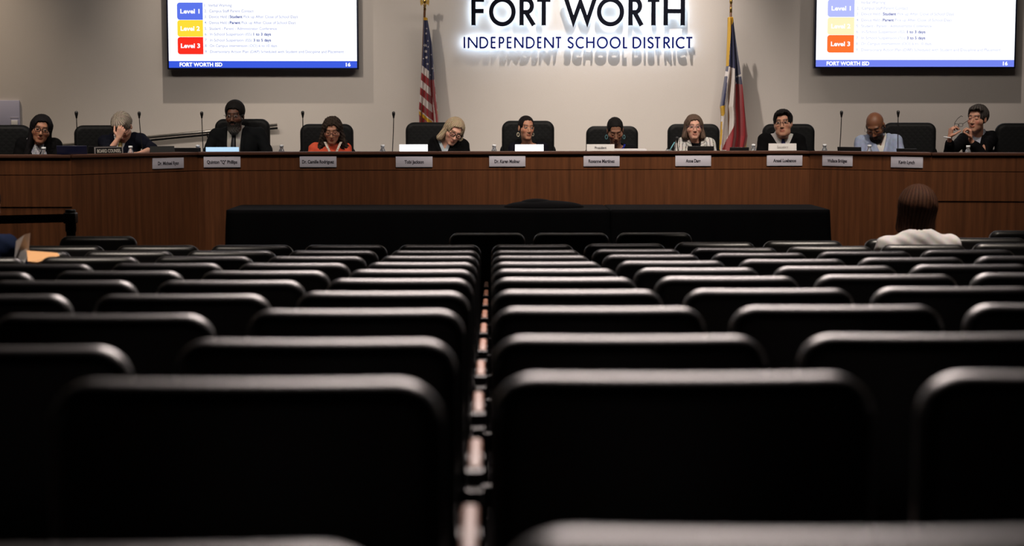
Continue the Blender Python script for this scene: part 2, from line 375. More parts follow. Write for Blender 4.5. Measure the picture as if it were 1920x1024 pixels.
placard(1441, 1493, 269, 283, M_white, 'white desk sign reading Secretary before the dark-haired man', 'Secretary', M_fade, .3, tw=.4, th=.022, tz=-.032)
placard(749, 802, 271, 284, M_glow, 'white placard with added glow left of the blonde woman', off=.3)
placard(966, 1019, 271, 284, M_glow, 'white placard with added glow in front of the woman with hair pulled back', off=.3)
placard(386, 448, 276, 284, M_glowb, 'pale blue placard with added glow in front of the bearded man', off=.3)
# a low stack of printed sheets under the President sign
p, a = desk_pt(1165, .40); b = MB()
for k in range(9): b.box((random.uniform(-.004, .004), 0, .022*k+.011), (.46, .20, .0205), M_paper)
zt = zat(1165, 279, p)-ZD
o = b.build('paper_stack'); o.scale = (1, 1, zt/.198); o.location = p; tag(o, 'white stack of papers beside the President sign', 'papers')
# laptops: an open laptop seen from behind its lid
def laptop(x0, x1, py, lab, m=M_black, off=.34, tilt=12):
    p, a = desk_pt((x0+x1)/2, off); pa, _ = desk_pt(x0, off); pb, _ = desk_pt(x1, off); w = (pb-pa).length; zt = zat((x0+x1)/2, py, p)-ZD
    e = empty('laptop', p, a, lab, 'laptop', 'laptops open on the desk')
    MB().box((0, .13, .009), (w, .23, .016), m, bev=.004).build('keyboard_base', e)
    t = R(tilt); Mx = Matrix.Translation((0, .012, .018)) @ Matrix.Rotation(t, 4, 'X'); h = (zt-.018)/math.cos(t)
    MB().box((0, 0, h/2), (w, .008, h), m, M=Mx, bev=.003).build('screen_lid', e)
laptop(113, 160, 273, 'navy laptop lid right of the black-haired woman', M_cnav)
laptop(161, 214, 274, 'black laptop lid behind the BOARD COUNSEL sign', off=.42)
laptop(1288, 1337.5, 274, 'black laptop in front of the white striped jacket')
laptop(1367, 1403, 276, 'low black laptop in front of the red and white flag')
laptop(1572.5, 1617, 275.5, 'black laptop left of the bald man', off=.4)
laptop(1683, 1722, 278.5, 'low black laptop right of the bald man', off=.4)
laptop(327, 377, 277, 'low black laptop left of the bearded man', off=.42)
# bottles of water
def bottle():
    e = empty('water_bottle', (0, 0, 0), 0)
    MB().lathe([(.0, .0), (.028, 0), (.031, .008), (.031, .055), (.029, .06), (.031, .065), (.031, .12), (.029, .135), (.018, .165), (.013, .175), (.013, .185)], M_pet, n=20).build('bottle_body', e)
    MB().lathe([(.0315, .05), (.0318, .052), (.0318, .112), (.0315, .114)], M_lab, n=20).build('paper_label', e)
    MB().lathe([(.0, .185), (.0155, .185), (.0155, .203), (.0, .204)], M_cap, n=16).build('cap', e)
    return e
bt = None
for px, off, lab in ((82, .42, 'clear water bottle in front of the black-haired woman'), (245, .4, 'clear water bottle right of the BOARD COUNSEL sign'),
    (371, .5, 'clear water bottle left of the pale blue placard'), (528, .42, 'clear water bottle by the bearded man\'s sleeve'),
    (717.5, .42, 'clear water bottle between the coral-clad woman and the lone microphone'), (926.5, .42, 'clear water bottle left of the chair with the hoop-earringed woman'),
    (1412.5, .42, 'clear water bottle left of the man with the Secretary sign'), (1546, .42, 'clear water bottle right of the Secretary sign, by the bend in the bench'),
    (1630, .33, 'clear water bottle in front of the pale blue blazer'), (1815, .4, 'clear water bottle in front of the man raising glasses')):
    p, a = desk_pt(px, off); o = bt if bt is None else None
    if bt is None: bt = bottle(); o = bt
    else: o = copy_tree(bt)
    o.scale = (1.2, 1.2, 1.2); o.location = p; o.rotation_euler = (0, 0, random.uniform(0, 6)); tag(o, lab, 'bottle', 'water bottles on the desk')
# purple tumbler and cup with a straw
M_purp = mat('purple_plastic', (.05, .02, .22), .3); M_straw = mat('blue_straw', (.12, .35, .42), .4)
p, a = desk_pt(1243, .42); e = empty('tumbler', p, 0, 'purple tumbler with pale band left of the white striped jacket', 'cup')
MB().lathe([(0, 0), (.034, 0), (.042, .14), (.042, .15)], M_purp, n=20).build('tumbler_body', e)
MB().lathe([(.0, .15), (.044, .15), (.044, .172), (.036, .178), (0, .178)], M_black, n=20).build('lid', e)
MB().lathe([(.0395, .10), (.0405, .102), (.0425, .135), (.0415, .137)], M_cap, n=20).build('band', e)
p, a = desk_pt(1254, .36); e = empty('drinking_cup', p, 0, 'small purple cup with a blue straw', 'cup')
MB().lathe([(0, 0), (.03, 0), (.038, .15), (.039, .16)], M_purp, n=20).build('cup_body', e)
MB().lathe([(0, .16), (.040, .16), (.036, .185), (.015, .195), (0, .195)], M_pet, n=20).build('lid', e)
MB().tube([(0, 0, .05), (.01, 0, .19), (.055, 0, .265)], .005, M_straw, 8).build('straw', e)
# ------------------------------------------------------------------ things on the wall
# screens
def em(name, c, s=1.0): return mat(name, (0, 0, 0), .4, emit=c, es=s, spec=.2)
def screen(x0, x1, yb, Yf, lab, txt, pal, fade, tx, lines_x):
    tl = PY(x0, yb, Yf); br = PY(x1, yb, Yf); w = br.x-tl.x; h = w*.565; zb = tl.z
    e = empty('wall_screen', ((tl.x+br.x)/2, Yf, zb), 0, lab, 'screen', 'wall screens showing the same slide')
    fr = MB().box((0, .045, h/2), (w, .09, h), mat('screen_bezel', (.004, .008, .03), .3), bev=.004).build('screen_frame', e)
    MB().box((0, (YW-Yf-.09)/2+.09, h/2), (w*.5, YW-Yf-.09-.002, h*.6), M_black).build('wall_mount', e)
    S = w/(x1-x0)
    def X(px): return (px-x0)*S-w/2
    def Z(py): return (yb-py)*S
    b = MB(); bz = 3*S
    def q(a, c, d, f, m, y): b.add([(a, y, c), (d, y, c), (d, y, f), (a, y, f)], [(0, 1, 2, 3)], m)
    q(-w/2+bz, Z(yb-3.5), w/2-bz, h-bz, em('slide_white', (.93, .95, 1.0), 1.25), -.0008)
    q(-w/2+bz, Z(yb-2.8), w/2-bz, Z(yb-15.5), em(*pal['bar']), -.0016)
    wt = em('slide_letter_white', (.95, .96, 1), 1.1)
    for (label, yt, y2, m) in txt['tabs']:
        xa, xb = X(txt['tx0']), X(txt['tx1']); za, zb2 = Z(y2), Z(yt); r = 5*S; poly = [(xb, za), (xb, zb2)]
        for k in range(6): a = math.pi/2*(1+k/5); poly.append((xa+r+r*math.cos(a), zb2-r+r*math.sin(a)))
        for k in range(6): a = math.pi/2*(2+k/5); poly.append((xa+r+r*math.cos(a), za+r+r*math.sin(a)))
        b.add([(x, -.0016, z) for x, z in poly], [list(range(len(poly)))], em(*m))
        put_text(b, label, 36*S, 8*S, ((xa+xb)/2, -.0024, (za+zb2)/2), wt, bold=.03)
    put_text(b, 'FORT WORTH ISD', 80*S, 7*S, (X(x0+23), -.0024, Z(yb-9)), wt, bold=.04, align='LEFT')
    put_text(b, '16', 9*S, 6.5*S, (X(x1-24), -.0024, Z(yb-9)), wt, bold=.04, align='LEFT')
    for row in txt['rows']:
        yy = row[0]
        for (s, xa, xb, bold) in row[1]:
            mm = em(*pal['bold']) if bold else em(*pal['thin'])
            put_text(b, s, (xb-xa)*S, 5.2*S, (X(xa), -.0016, Z(yy)), mm, bold=.03 if bold else .008, align='LEFT')
    b.build('display', e, recalc=False)
def rows(dx, dy, k):
    R0 = [(11, [('1.  Verbal Warning', 385, 436, 0)]), (21.5, [('2.  Campus Staff Parent Contact', 385, 477, 0)]),
      (32, [('3.  Device Held (', 385, 431, 0), ('Student', 432, 456, 1), ('Pick up After Close of School Day)', 458, 559, 0)]),
      (43, [('4.  Device Held (', 385, 431, 0), ('Parent', 432, 452, 1), ('Pick up After Close of School Day)', 454, 555, 0)]),
      (54, [('5.  Student - Parent - Administrator Conference', 385, 520, 0)]), (64.5, [('6.  In-School Suspension (ISS)', 385, 473, 0), ('1 to 3 days', 476, 509, 1)]),
      (75.5, [('7.  In-School Suspension (ISS)', 385, 473, 0), ('3 to 5 days', 476, 509, 1)]), (86, [('8.  On Campus Intervention (OCI) 6 to 10 days', 385, 520, 0)]),
      (97, [('9.  Diversionary Action Plan (DAP) Scheduled with Student and Discipline and Placement', 385, 645, 0)])]
    return [(y+dy if k == 0 else 6+(y-11)*1.018, [(s, 1604+(a-385)*1.043 if k else a, 1604+(c-385)*1.043 if k else c, bo) for s, a, c, bo in r]) for y, r in R0]
t1 = {'tx0': 334, 'tx1': 382, 'tabs': [('Level 1', 6, 38, ('slide_blue', (.10, .17, .80), 1.0)), ('Level 2', 38.5, 69.5, ('slide_yellow', (.98, .70, .04), 1.0)), ('Level 3', 70, 102, ('slide_red', (.93, .025, .012), 1.0))], 'rows': rows(0, 0, 0)}
t2 = {'tx0': 1550, 'tx1': 1600, 'tabs': [('Level 1', 1, 33, ('slide_pale_blue', (.45, .50, .95), 1.0)), ('Level 2', 34, 66, ('slide_pale_yellow', (1, .88, .52), 1.0)), ('Level 3', 66.5, 99, ('slide_orange', (1.0, .17, .03), 1.0))], 'rows': rows(0, 0, 1)}
screen(314, 672.5, 130, YW-.15, 'left wall screen showing the levels slide in stronger colours', t1,
       {'bar': ('bar_blue', (.04, .10, .72), 1.0), 'bold': ('ink_blue', (.03, .06, .30), 1.0), 'thin': ('ink_pale', (.24, .27, .50), 1.0)}, 0, 0, 0)
screen(1526.5, 1904, 128, YW-.155, 'right wall screen showing the levels slide in washed-out colours', t2,
       {'bar': ('bar_pale_blue', (.17, .23, .85), 1.0), 'bold': ('ink_blue2', (.16, .18, .42), 1.0), 'thin': ('ink_paler', (.50, .52, .72), 1.0)}, 0, 0, 0)
# backlit sign: each letter is a solid block held off the wall, its light comes out behind it
def arc(cx, cz, r, a0, a1, n=22, sx=1, sz=1): return [(cx+r*sx*math.cos(R(a0+(a1-a0)*k/n)), cz+r*sz*math.sin(R(a0+(a1-a0)*k/n))) for k in range(n+1)]
GL = {  # geometric capitals, height 1: (advance width, list of strokes)
 'F': (.55, [[(.05, 0), (.05, 1)], [(.05, .95), (.52, .95)], [(.05, .53), (.50, .53)]]),
 'O': (1.05, [arc(.525, .5, .455, 0, 360, 40)]),
 'R': (.62, [[(.05, 0), (.05, 1)], [(.05, .95), (.26, .95)]+arc(.28, .72, .23, 90, -90)+[(.05, .49)], [(.24, .49), (.60, .0)]]),
 'T': (.60, [[(.30, 0), (.30, 1)], [(.02, .95), (.58, .95)]]),
 'W': (1.25, [[(.03, 1), (.34, .15), (.625, .86), (.91, .15), (1.22, 1)]]),
 'H': (.75, [[(.05, 0), (.05, 1)], [(.70, 0), (.70, 1)], [(.05, .53), (.70, .53)]]),
 'I': (.12, [[(.06, 0), (.06, 1)]]), 'N': (.78, [[(.05, 0), (.05, .97)], [(.05, .97), (.73, .03)], [(.73, .03), (.73, 1)]]),
 'D': (.78, [[(.05, 0), (.05, 1)], [(.05, .95), (.26, .95)]+arc(.26, .5, .45, 90, -90)+[(.05, .05)]]),
 'E': (.55, [[(.05, 0), (.05, 1)], [(.05, .95), (.52, .95)], [(.05, .53), (.50, .53)], [(.05, .05), (.52, .05)]]),
 'P': (.58, [[(.05, 0), (.05, 1)], [(.05, .95), (.28, .95)]+arc(.28, .715, .235, 90, -90)+[(.05, .48)]]),
 'S': (.55, [arc(.28, .74, .21, 20, 200, 14)+[(.16, .58), (.36, .45)]+arc(.27, .265, .215, 45, -160, 16)]),
 'C': (.85, [arc(.52, .5, .455, 48, 312, 30)]),
 'L': (.48, [[(.05, 0), (.05, 1)], [(.05, .05), (.45, .05)]])}
def strokes_bm(strokes, t, y0, y1, sx, sz, x0, z0, m):
    """a letter: each stroke extruded as a mitred ribbon, one closed solid per stroke"""
    mb = MB()
    for st in strokes:
        P = [Vector((p[0]*sx, p[1]*sz)) for p in st]; n = len(P); closed = (P[0]-P[-1]).length < 1e-4
        if closed: P = P[:-1]; n -= 1
        L_, R_ = [], []
        for i in range(n):
            a = P[(i-1) % n] if (closed or i > 0) else P[i]; c = P[(i+1) % n] if (closed or i < n-1) else P[i]
            d1 = (P[i]-a); d2 = (c-P[i]); d1 = d1.normalized() if d1.length > 1e-9 else d2.normalized(); d2 = d2.normalized() if d2.length > 1e-9 else d1
            nn = (Vector((-d1.y, d1.x))+Vector((-d2.y, d2.x))); nn = nn.normalized() if nn.length > 1e-6 else Vector((-d1.y, d1.x))
            k = t/2/max(.35, nn.dot(Vector((-d1.y, d1.x)))); L_.append(P[i]+nn*k); R_.append(P[i]-nn*k)
        vs = []; dq = .0004*len(mb.v)**.5*.2
        for q in (y0-dq, y1-dq):
            vs += [(p.x+x0, q, p.y+z0) for p in L_]+[(p.x+x0, q, p.y+z0) for p in R_]
        fs = []
        for i in range(n if closed else n-1):
            j = (i+1) % n
            fs += [(i, j, n+j, n+i), (2*n+i, 3*n+i, 3*n+j, 2*n+j), (i, 2*n+i, 2*n+j, j), (n+i, n+j, 3*n+j, 3*n+i)]
        if not closed: fs += [(0, n, 3*n, 2*n), (n-1, 3*n-1, 4*n-1, 2*n-1)]
        mb.add(vs, fs, m)
    return mb
M_lface = mat('letter_face', (.003, .004, .010), .8, spec=.1)
M_lnavy = mat('letter_navy', (.006, .012, .13), .8, spec=.1)
M_halo = mat('letter_light', (.8, .9, 1), .5, emit=(.62, .80, 1.0), es=9)
M_halo2 = mat('small_letter_light', (.8, .9, 1), .5, emit=(.62, .80, 1.0), es=17)
YS = YW-.085
o0 = PY(1084, 90, YS)
sign = empty('wall_sign', (o0.x, YS, o0.z), 0, 'backlit sign reading FORT WORTH INDEPENDENT SCHOOL DISTRICT in dark letters', 'sign')
S_ = (PY(1300, 90, YS).x-PY(868, 90, YS).x)/432
def word(chars, hpx, ybase, th, m, halo_t, estr):
    for ch, xa, xb in chars:
        adv, st = GL[ch]; tpx = th; w = (xb-xa-(tpx if ch != 'I' else 0)); 
        xs = [p[0] for s in st for p in s]; xmin, xmax = min(xs), max(xs); sx = w/(xmax-xmin) if xmax > xmin else 1
        zc = (hpx)
        k = S_; x0 = ((xa+tpx/2)-xmin*sx-1084)*k if ch != 'I' else ((xa+xb)/2-.06*sx-1084)*k
        z0 = (90-ybase)*k
        e = strokes_bm(st, tpx*k, 0, .028, sx*k, zc*k, x0, z0, m).build('letter', sign)
        strokes_bm(st, halo_t*k, .0285, .034, sx*k, zc*k, x0, z0, M_halo if th > 5 else M_halo2).build('back_light', e)
word([('F', 884, 912), ('O', 917, 967), ('R', 974, 1005), ('T', 1003, 1036), ('W', 1057, 1119), ('O', 1119, 1170), ('R', 1178, 1207), ('T', 1210, 1240), ('H', 1244, 1284)], 50, 48, 8, M_lface, 5, 1)
word([('I', 869, 873), ('N', 877, 896), ('D', 899, 916), ('E', 920, 931), ('P', 935, 946), ('E', 950, 961), ('N', 964, 982), ('D', 986, 1003), ('E', 1007, 1017), ('N', 1020, 1039), ('T', 1040, 1054),
      ('S', 1064, 1076), ('C', 1079, 1096), ('H', 1099, 1115), ('O', 1119, 1140), ('O', 1143, 1164), ('L', 1168, 1178), ('D', 1186, 1203), ('I', 1206, 1211), ('S', 1214, 1226), ('T', 1226, 1240), ('R', 1244, 1258), ('I', 1260, 1264), ('C', 1267, 1285), ('T', 1285, 1300)], 21, 90.5, 3.3, M_lnavy, 1.8, 1)
# pale board at the far left and the sloping handrail
a, c = PY(-60, 235, YW-.03), PY(36, 188, YW-.03)
e = empty('notice_board', ((a.x+c.x)/2, YW-.03, a.z), 0, 'pale lavender notice board on the wall at the far left', 'board')
w = c.x-a.x; h = c.z-a.z
MB().box((0, .012, h/2), (w, .024, h), mat('lavender_board', (.50, .50, .66), .5), bev=.004).build('board_panel', e)
MB().box((w/2-.055, -.01, .03), (.07, .02, .05), M_white, bev=.003).build('pen_tray', e)
MB().box((w/2-.06, -.003, .085), (.09, .006, .006), M_plate).build('clip_rail', e)
pts = [PY(70, 277.5, YW-.10), PY(405, 245.5, YW-.10), PY(520, 234.5, YW-.10)]
e = empty('handrail', pts[0], 0, 'sloping brushed steel handrail on the wall behind the left seats', 'handrail')
rel = [p-pts[0] for p in pts]
MB().tube(rel, .020, M_steel, 14).build('rail', e)
for t in (.08, .36, .62, .95):
    p = rel[0].lerp(rel[1], t); MB().tube([p+Vector((0, 0, -.015)), p+Vector((0, .03, -.06)), p+Vector((0, .098, -.06))], .008, M_seatm, 8).build('bracket', e)
MB().tube([p+Vector((0, .02, -.034)) for p in rel], .012, M_seatm, 10).build('under_rail_shade', e)  # dark tube modelled in place of the shade beneath the rail
# ------------------------------------------------------------------ flags on poles
def poly_in(x, y, poly):
    ins = False; n = len(poly); j = n-1
    for i in range(n):
        xi, yi = poly[i]; xj, yj = poly[j]
        if (yi > y) != (yj > y) and x < (xj-xi)*(y-yi)/(yj-yi)+xi: ins = not ins
        j = i
    return ins
def lerp_tab(tab, y):
    for (a, b_), (c, d) in zip(tab, tab[1:]):
        if y <= c: return b_+(d-b_)*max(0, (y-a))/(c-a)
    return tab[-1][1]
M_fr = mat('flag_red', (.26, .006, .012), .75, sheen=.2); M_fw = mat('flag_white', (.60, .55, .53), .75, sheen=.2)
M_fb = mat('flag_blue', (.008, .012, .07), .75, sheen=.2); M_gold = mat('gold_fringe', (.62, .36, .02), .6, bump=.6, bscale=150)
def flag(name, Yf, top, bot, Lt, Rt, colf, folds, parent, ny=230, nx=56, depth=.05):
    mats = [M_fr, M_fw, M_fb, M_gold]; vs = []; fs = []; mi = []
    for side in (0, 1):
        for j in range(ny+1):
            y = top+(bot-top)*j/ny; l, r = lerp_tab(Lt, y), lerp_tab(Rt, y)
            for i in range(nx+1):
                u = i/nx; x = l+(r-l)*u; am = depth*min(1, (r-l)/30)
                yy = Yf-.02+am*math.sin(u*folds*math.pi*2+.02*y)+am*.5*math.sin(u*folds*4.1+1)
                if side: yy = Yf+depth*1.6+.02-.6*am*math.sin(u*folds*5)
                # cloth edges close round the back
                k = min(u, 1-u)*nx
                if k < 3: yy += (0 if side else 1)*((3-k)/3)*depth*1.2
                p = PY(x, y, Yf); vs.append((p.x, yy, p.z))
    W = nx+1; O = (ny+1)*W
    for j in range(ny):
        y = top+(bot-top)*(j+.5)/ny; l, r = lerp_tab(Lt, y), lerp_tab(Rt, y)
        for i in range(nx):
            u = (i+.5)/nx; x = l+(r-l)*u; c = colf(x, y, u, l, r)
            a = j*W+i; fs.append((a, a+W, a+W+1, a+1)); mi.append(c)
            a += O; fs.append((a, a+1, a+W+1, a+W)); mi.append(c)
        for i in (0, nx):
            a = j*W+i; fs.append((a, a+O, a+O+W, a+W) if i == 0 else (a, a+W, a+O+W, a+O)); mi.append(mi[-1] if i else colf(l+.3, y, .01, l, r))
    for j in (0, ny):
        for i in range(nx): a = j*W+i; fs.append((a, a+1, a+O+1, a+O)); mi.append(3)
    o = Vector(parent.location); b = MB(); me = bpy.data.meshes.new(name); me.from_pydata([tuple(Vector(v)-o) for v in vs], [], fs)
    for m in mats: me.materials.append(m)
    me.polygons.foreach_set('material_index', mi); me.polygons.foreach_set('use_smooth', [True]*len(fs)); me.update()
    ob = bpy.data.objects.new(name, me); link(ob, parent); return ob
def star_polys(cx, cy, r, rot=0): return [(cx+(r if k % 2 == 0 else r*.42)*math.sin(R(36*k+rot)), cy-(r if k % 2 == 0 else r*.42)*math.cos(R(36*k+rot))) for k in range(10)]
Z4 = lambda pts, s, ox, oy: [(x/s+ox, y/s+oy) for x, y in pts]
# flag of stars and stripes
Yf = YW-.33
def pole(xt, yt, xb, label, name_cat='flag'):
    pb = PY(xb, 300, Yf); pt = PY(xt, yt, Yf); d = (pb-pt).normalized(); base = pt+d*((pt.z-ZP)/-d.z)
    e = empty('flag_on_pole', base, 0, label, name_cat, 'flags on poles behind the dais')
    MB().tube([Vector((0, 0, .03)), pt-base], .013, mat('pole_wood', (.10, .045, .02), .35, noise=((20, 20, 1), .3)), 12).build('pole', e)
    MB().lathe([(0, 0), (.15, 0), (.15, .012), (.13, .03), (.03, .05), (.022, .12), (0, .12)], M_brass, n=28).build('base', e)
    return e, pt, base
e1, pt, base = pole(796.5, 10, 786.5, 'United States flag with gold fringe draped on a pole')
t = pt-base
b = MB().sphere(t+Vector((0, 0, -.0)), (.017, .017, .014), M_brass, 8).sphere(t+Vector((0, 0, .045)), (.016, .014, .03), M_brass, 8).sphere(t+Vector((.004, -.012, .08)), (.009, .014, .010), M_brass, 8)
b.tube([t+Vector((0, 0, -.05)), t+Vector((0, 0, .02))], [.016, .008], M_brass, 10)
for s in (-1, 1):
    b.prism([(s*.008, .03), (s*.030, .066), (s*.046, .070), (s*.05, .045), (s*.046, .01), (s*.038, -.01), (s*.034, .012), (s*.02, .005)], -.004, .004, M_brass, M=Matrix.Translation(t))
b.build('eagle_finial', e1)
usL = [(33, 793), (40, 793), (135, 789), (205, 785), (233, 786)]; usR = [(33, 801), (40, 802), (80, 809), (130, 813), (150, 814), (190, 818), (225, 821.5), (233, 821.5)]
stars = [Z4(star_polys(x, y, r, rt), 4.27, 760, 0) for x, y, r, rt in ((168, 268, 12, 10), (160, 364, 17, -15), (164, 412, 17, 0), (170, 460, 15, 15), (178, 512, 12, -10), (207, 436, 9, 0), (216, 548, 12, 20), (181, 328, 9, 0), (184, 376, 8, 0), (146, 470, 7, 0), (200, 600, 9, 0), (172, 230, 8, 0))]
def us_col(x, y, u, l, r):
    X, Yy = (x-760)*4.27, y*4.27
    if y < 38.5: return 3
    fr = 885+(X-105)*.80
    if X < 215 and Yy > fr:
        return 3 if Yy < fr+26+(X-105)*.06 else 0
    lim = 525+(X-137)*.85 if X < 192 else 640
    if X > 228: lim = 0 if Yy > 640 else 9999
    if Yy < lim:
        for s in stars:
            if poly_in(x, y, s): return 1
        return 2
    split = 195+(Yy-640)*.085 if Yy > 640 else 193
    if X < split: 
        t_ = (Yy-525-(X-137)*.85); k = int(t_//(62)) ; return 1 if k % 2 == 0 else 0
    v = (X-split)/max(10, (228+(Yy-640)*.10)-split)
    if Yy < 760: return 0
    return 1 if (.18+.0 < v < .18+.45*min(1, (Yy-760)/160)) else 0
flag('flag_cloth', Yf, 33, 233, usL, usR, us_col, 2.2, e1)
# lone star flag
e2, pt, base = pole(1370.5, 8, 1366, 'Texas flag with gold fringe draped on a pole')
t = pt-base
MB().lathe([(.012, -.09), (.015, -.085), (.013, -.03), (.006, -.015), (.009, -.005), (.018, .02), (.016, .04), (.004, .085), (.001, .095)], M_brass, tuple(t), 12).build('spear_finial', e2)
z = lambda p: Z4(p, 3.413, 1320, 0)
txW = z([(155, 425), (193, 440), (196, 535), (195, 780), (160, 860), (120, 960), (100, 970), (112, 800), (128, 720), (140, 560), (150, 470)])
txR = z([(196, 530), (247, 545), (290, 870), (270, 960), (118, 960), (160, 862), (197, 782)])
txG = [z([(150, 105), (190, 105), (190, 135), (170, 170), (163, 300), (156, 425), (148, 425), (152, 300), (156, 170)]), z([(107, 680), (136, 672), (132, 730), (118, 745), (107, 715)]),
       z([(288, 872), (292, 910), (285, 960), (250, 960), (268, 925)]), z([(100, 800), (116, 780), (116, 860), (106, 970), (98, 970)])]
txS = [z([(140, 450), (152, 462), (150, 492), (139, 486)]), z([(205, 490), (228, 476), (233, 462), (237, 484), (225, 492), (212, 494)]), z([(196, 515), (214, 530), (196, 545)])]
def tx_col(x, y, u, l, r):
    if y < 36: return 3
    for g in txG:
        if poly_in(x, y, g): return 3
    for g in txS:
        if poly_in(x, y, g): return 1
    if poly_in(x, y, txW): return 1
    if poly_in(x, y, txR): return 0
    return 2 if y < 200 or x < 1357 and y < 205 else (1 if x < 1362 else 0)
txL = [(32, 1366.5), (60, 1366), (125, 1363.5), (200, 1352), (212, 1353.5), (222, 1354), (285, 1350)]; txRt = [(32, 1374.5), (45, 1376), (100, 1383), (160, 1391.5), (255, 1403.5), (275, 1401), (285, 1400)]
flag('flag_cloth', Yf, 32, 287, txL, txRt, tx_col, 2.4, e2)
# ------------------------------------------------------------------ black draped tables before the bench
def table(x0, x1, lab, lab2, bump=None):
    Yn, Yr, zt = 13.55, 14.35, .862
    a, c = PY(x0, 393, Yn), PY(x1, 393, Yn); w = c.x-a.x; cx = (a.x+c.x)/2; cy = (Yn+Yr)/2; D = Yr-Yn
    e = empty('folding_table', (cx, cy, 0), 0, lab2, 'table', 'folding tables under the black cloths')
    MB().box((0, 0, zt-.022), (w-.03, D-.03, .03), M_seatm).build('tabletop', e)
    for sx in (-1, 1):
        for sy in (-1, 1): MB().tube([(sx*(w/2-.2), sy*(D/2-.12), 0), (sx*(w/2-.2), sy*(D/2-.12), zt-.03)], .014, M_seatm, 8).build('leg', e)
    # cloth: rings from the top outward and down, with soft folds
    vs = []; fs = []; N = 260
    def per(t, ex, fold):
        # rounded rectangle perimeter walk
        hw, hd, r = w/2+ex, D/2+ex, .03+ex*.8; L1, L2, q = 2*(hw-r), 2*(hd-r), math.pi/2*r; T = 2*L1+2*L2+4*q; s = t*T
        segs = [(L1, 'l', -1, 0), (q, 'c', 0, 0), (L2, 'l', 0, 1), (q, 'c', 1, 0), (L1, 'l', 1, 0), (q, 'c', 2, 0), (L2, 'l', 0, -1), (q, 'c', 3, 0)]
        k = 0
        while s > segs[k][0] and k < 7: s -= segs[k][0]; k += 1
        if k == 0: p = (-(hw-r)+s, -hd); n = (0, -1)
        elif k == 1: an = -math.pi/2+s/r; p = (hw-r+r*math.cos(an), -(hd-r)+r*math.sin(an)); n = (math.cos(an), math.sin(an))
        elif k == 2: p = (hw, -(hd-r)+s); n = (1, 0)
        elif k == 3: an = s/r; p = (hw-r+r*math.cos(an), hd-r+r*math.sin(an)); n = (math.cos(an), math.sin(an))
        elif k == 4: p = (hw-r-s, hd); n = (0, 1)
        elif k == 5: an = math.pi/2+s/r; p = (-(hw-r)+r*math.cos(an), hd-r+r*math.sin(an)); n = (math.cos(an), math.sin(an))
        elif k == 6: p = (-hw, hd-r-s); n = (-1, 0)
        else: an = math.pi+s/r; p = (-(hw-r)+r*math.cos(an), -(hd-r)+r*math.sin(an)); n = (math.cos(an), math.sin(an))
        f = fold*(math.sin(t*150)+.6*math.sin(t*67+1)+.4*math.sin(t*271))
        return p[0]+n[0]*f, p[1]+n[1]*f
    levels = [(-.05, zt, 0), (-.004, zt+.001, 0), (.004, zt-.004, 0), (.006, zt-.03, .001)]+[(.006+.05*k/8, zt-.03-(zt-.05)*k/8, .012*k/8) for k in range(1, 9)]
    for ex, z_, fo in levels:
        for i in range(N): x, y = per(i/N, ex, fo); vs.append((x, y, z_))
    for l in range(len(levels)-1):
        for i in range(N): fs.append((l*N+i, (l+1)*N+i, (l+1)*N+(i+1) % N, l*N+(i+1) % N))
    fs.append(list(range(N)))
    o = MB().add(vs, fs, M_cloth, True).build('tablecloth', recalc=True); o.location = (cx, cy, 0)
    sm = o.modifiers.new('thickness', 'SOLIDIFY'); sm.thickness = .002; sm.offset = 1
    tag(o, lab, 'tablecloth', 'black cloths on the press tables'); return cx, w
table(424, 1143, 'black tablecloth draped over the left table before the bench', 'folding table under the left black cloth')
table(1146, 1556, 'black tablecloth draped over the right table, ending at the bench bend', 'folding table under the right black cloth')
p = PY(1020, 390, 13.95); b = MB()
b.sphere((0, 0, 0), (.34, .20, .058), M_cloth, 14).sphere((-.06, .02, .01), (.17, .15, .062), M_cloth, 12)
o = b.build('folded_cloth'); o.location = (p.x, 13.95, .864)
tag(o, 'low mound of folded black cloth on the left draped table', 'cloth')
# ------------------------------------------------------------------ belt barrier at the left
def stanchion(px, py, D, lab):
    p = PD(px, py, D); zt = p.z; e = empty('belt_barrier_post', (p.x, p.y, 0), 0, lab, 'barrier post', 'belt barrier posts')
    MB().lathe([(0, 0), (.17, 0), (.17, .012), (.15, .03), (.045, .05)], M_seatm, n=28).build('base', e)
    MB().lathe([(.032, .04), (.032, zt-.16), (.038, zt-.155), (.038, zt-.01), (.034, zt), (0, zt)], M_black, n=24).build('pole', e)
    MB().box((0, 0, zt-.06), (.086, .086, .075), M_black, bev=.008).build('belt_cassette', e)
    return p, zt
pA, zA = stanchion(132, 393, 11.75, 'black belt barrier post before the left wing of the bench')
pB, zB = stanchion(-420, 396, 11.4, 'black belt barrier post out at the far left')
d = pB-pA; b = MB(); n = 14; vs = []; fs = []
for k in range(n+1):
    q = pA.lerp(pB, k/n); sag = -.012*math.sin(math.pi*k/n)
    for dy in (-.001, .001):
        for dz in (-.03, .03): vs.append((q.x-pA.x, q.y-pA.y+dy, zA-.06+(zB-zA)*k/n+sag+dz))
for k in range(n):
    a = 4*k; fs += [(a, a+4, a+5, a+1), (a+2, a+3, a+7, a+6), (a+1, a+5, a+7, a+3), (a, a+2, a+6, a+4)]
o = b.add(vs, fs, mat('belt_webbing', (.006, .006, .007), .8)).build('barrier_belt'); o.location = (pA.x, pA.y, 0); tag(o, 'black belt stretched left from the barrier post', 'belt')
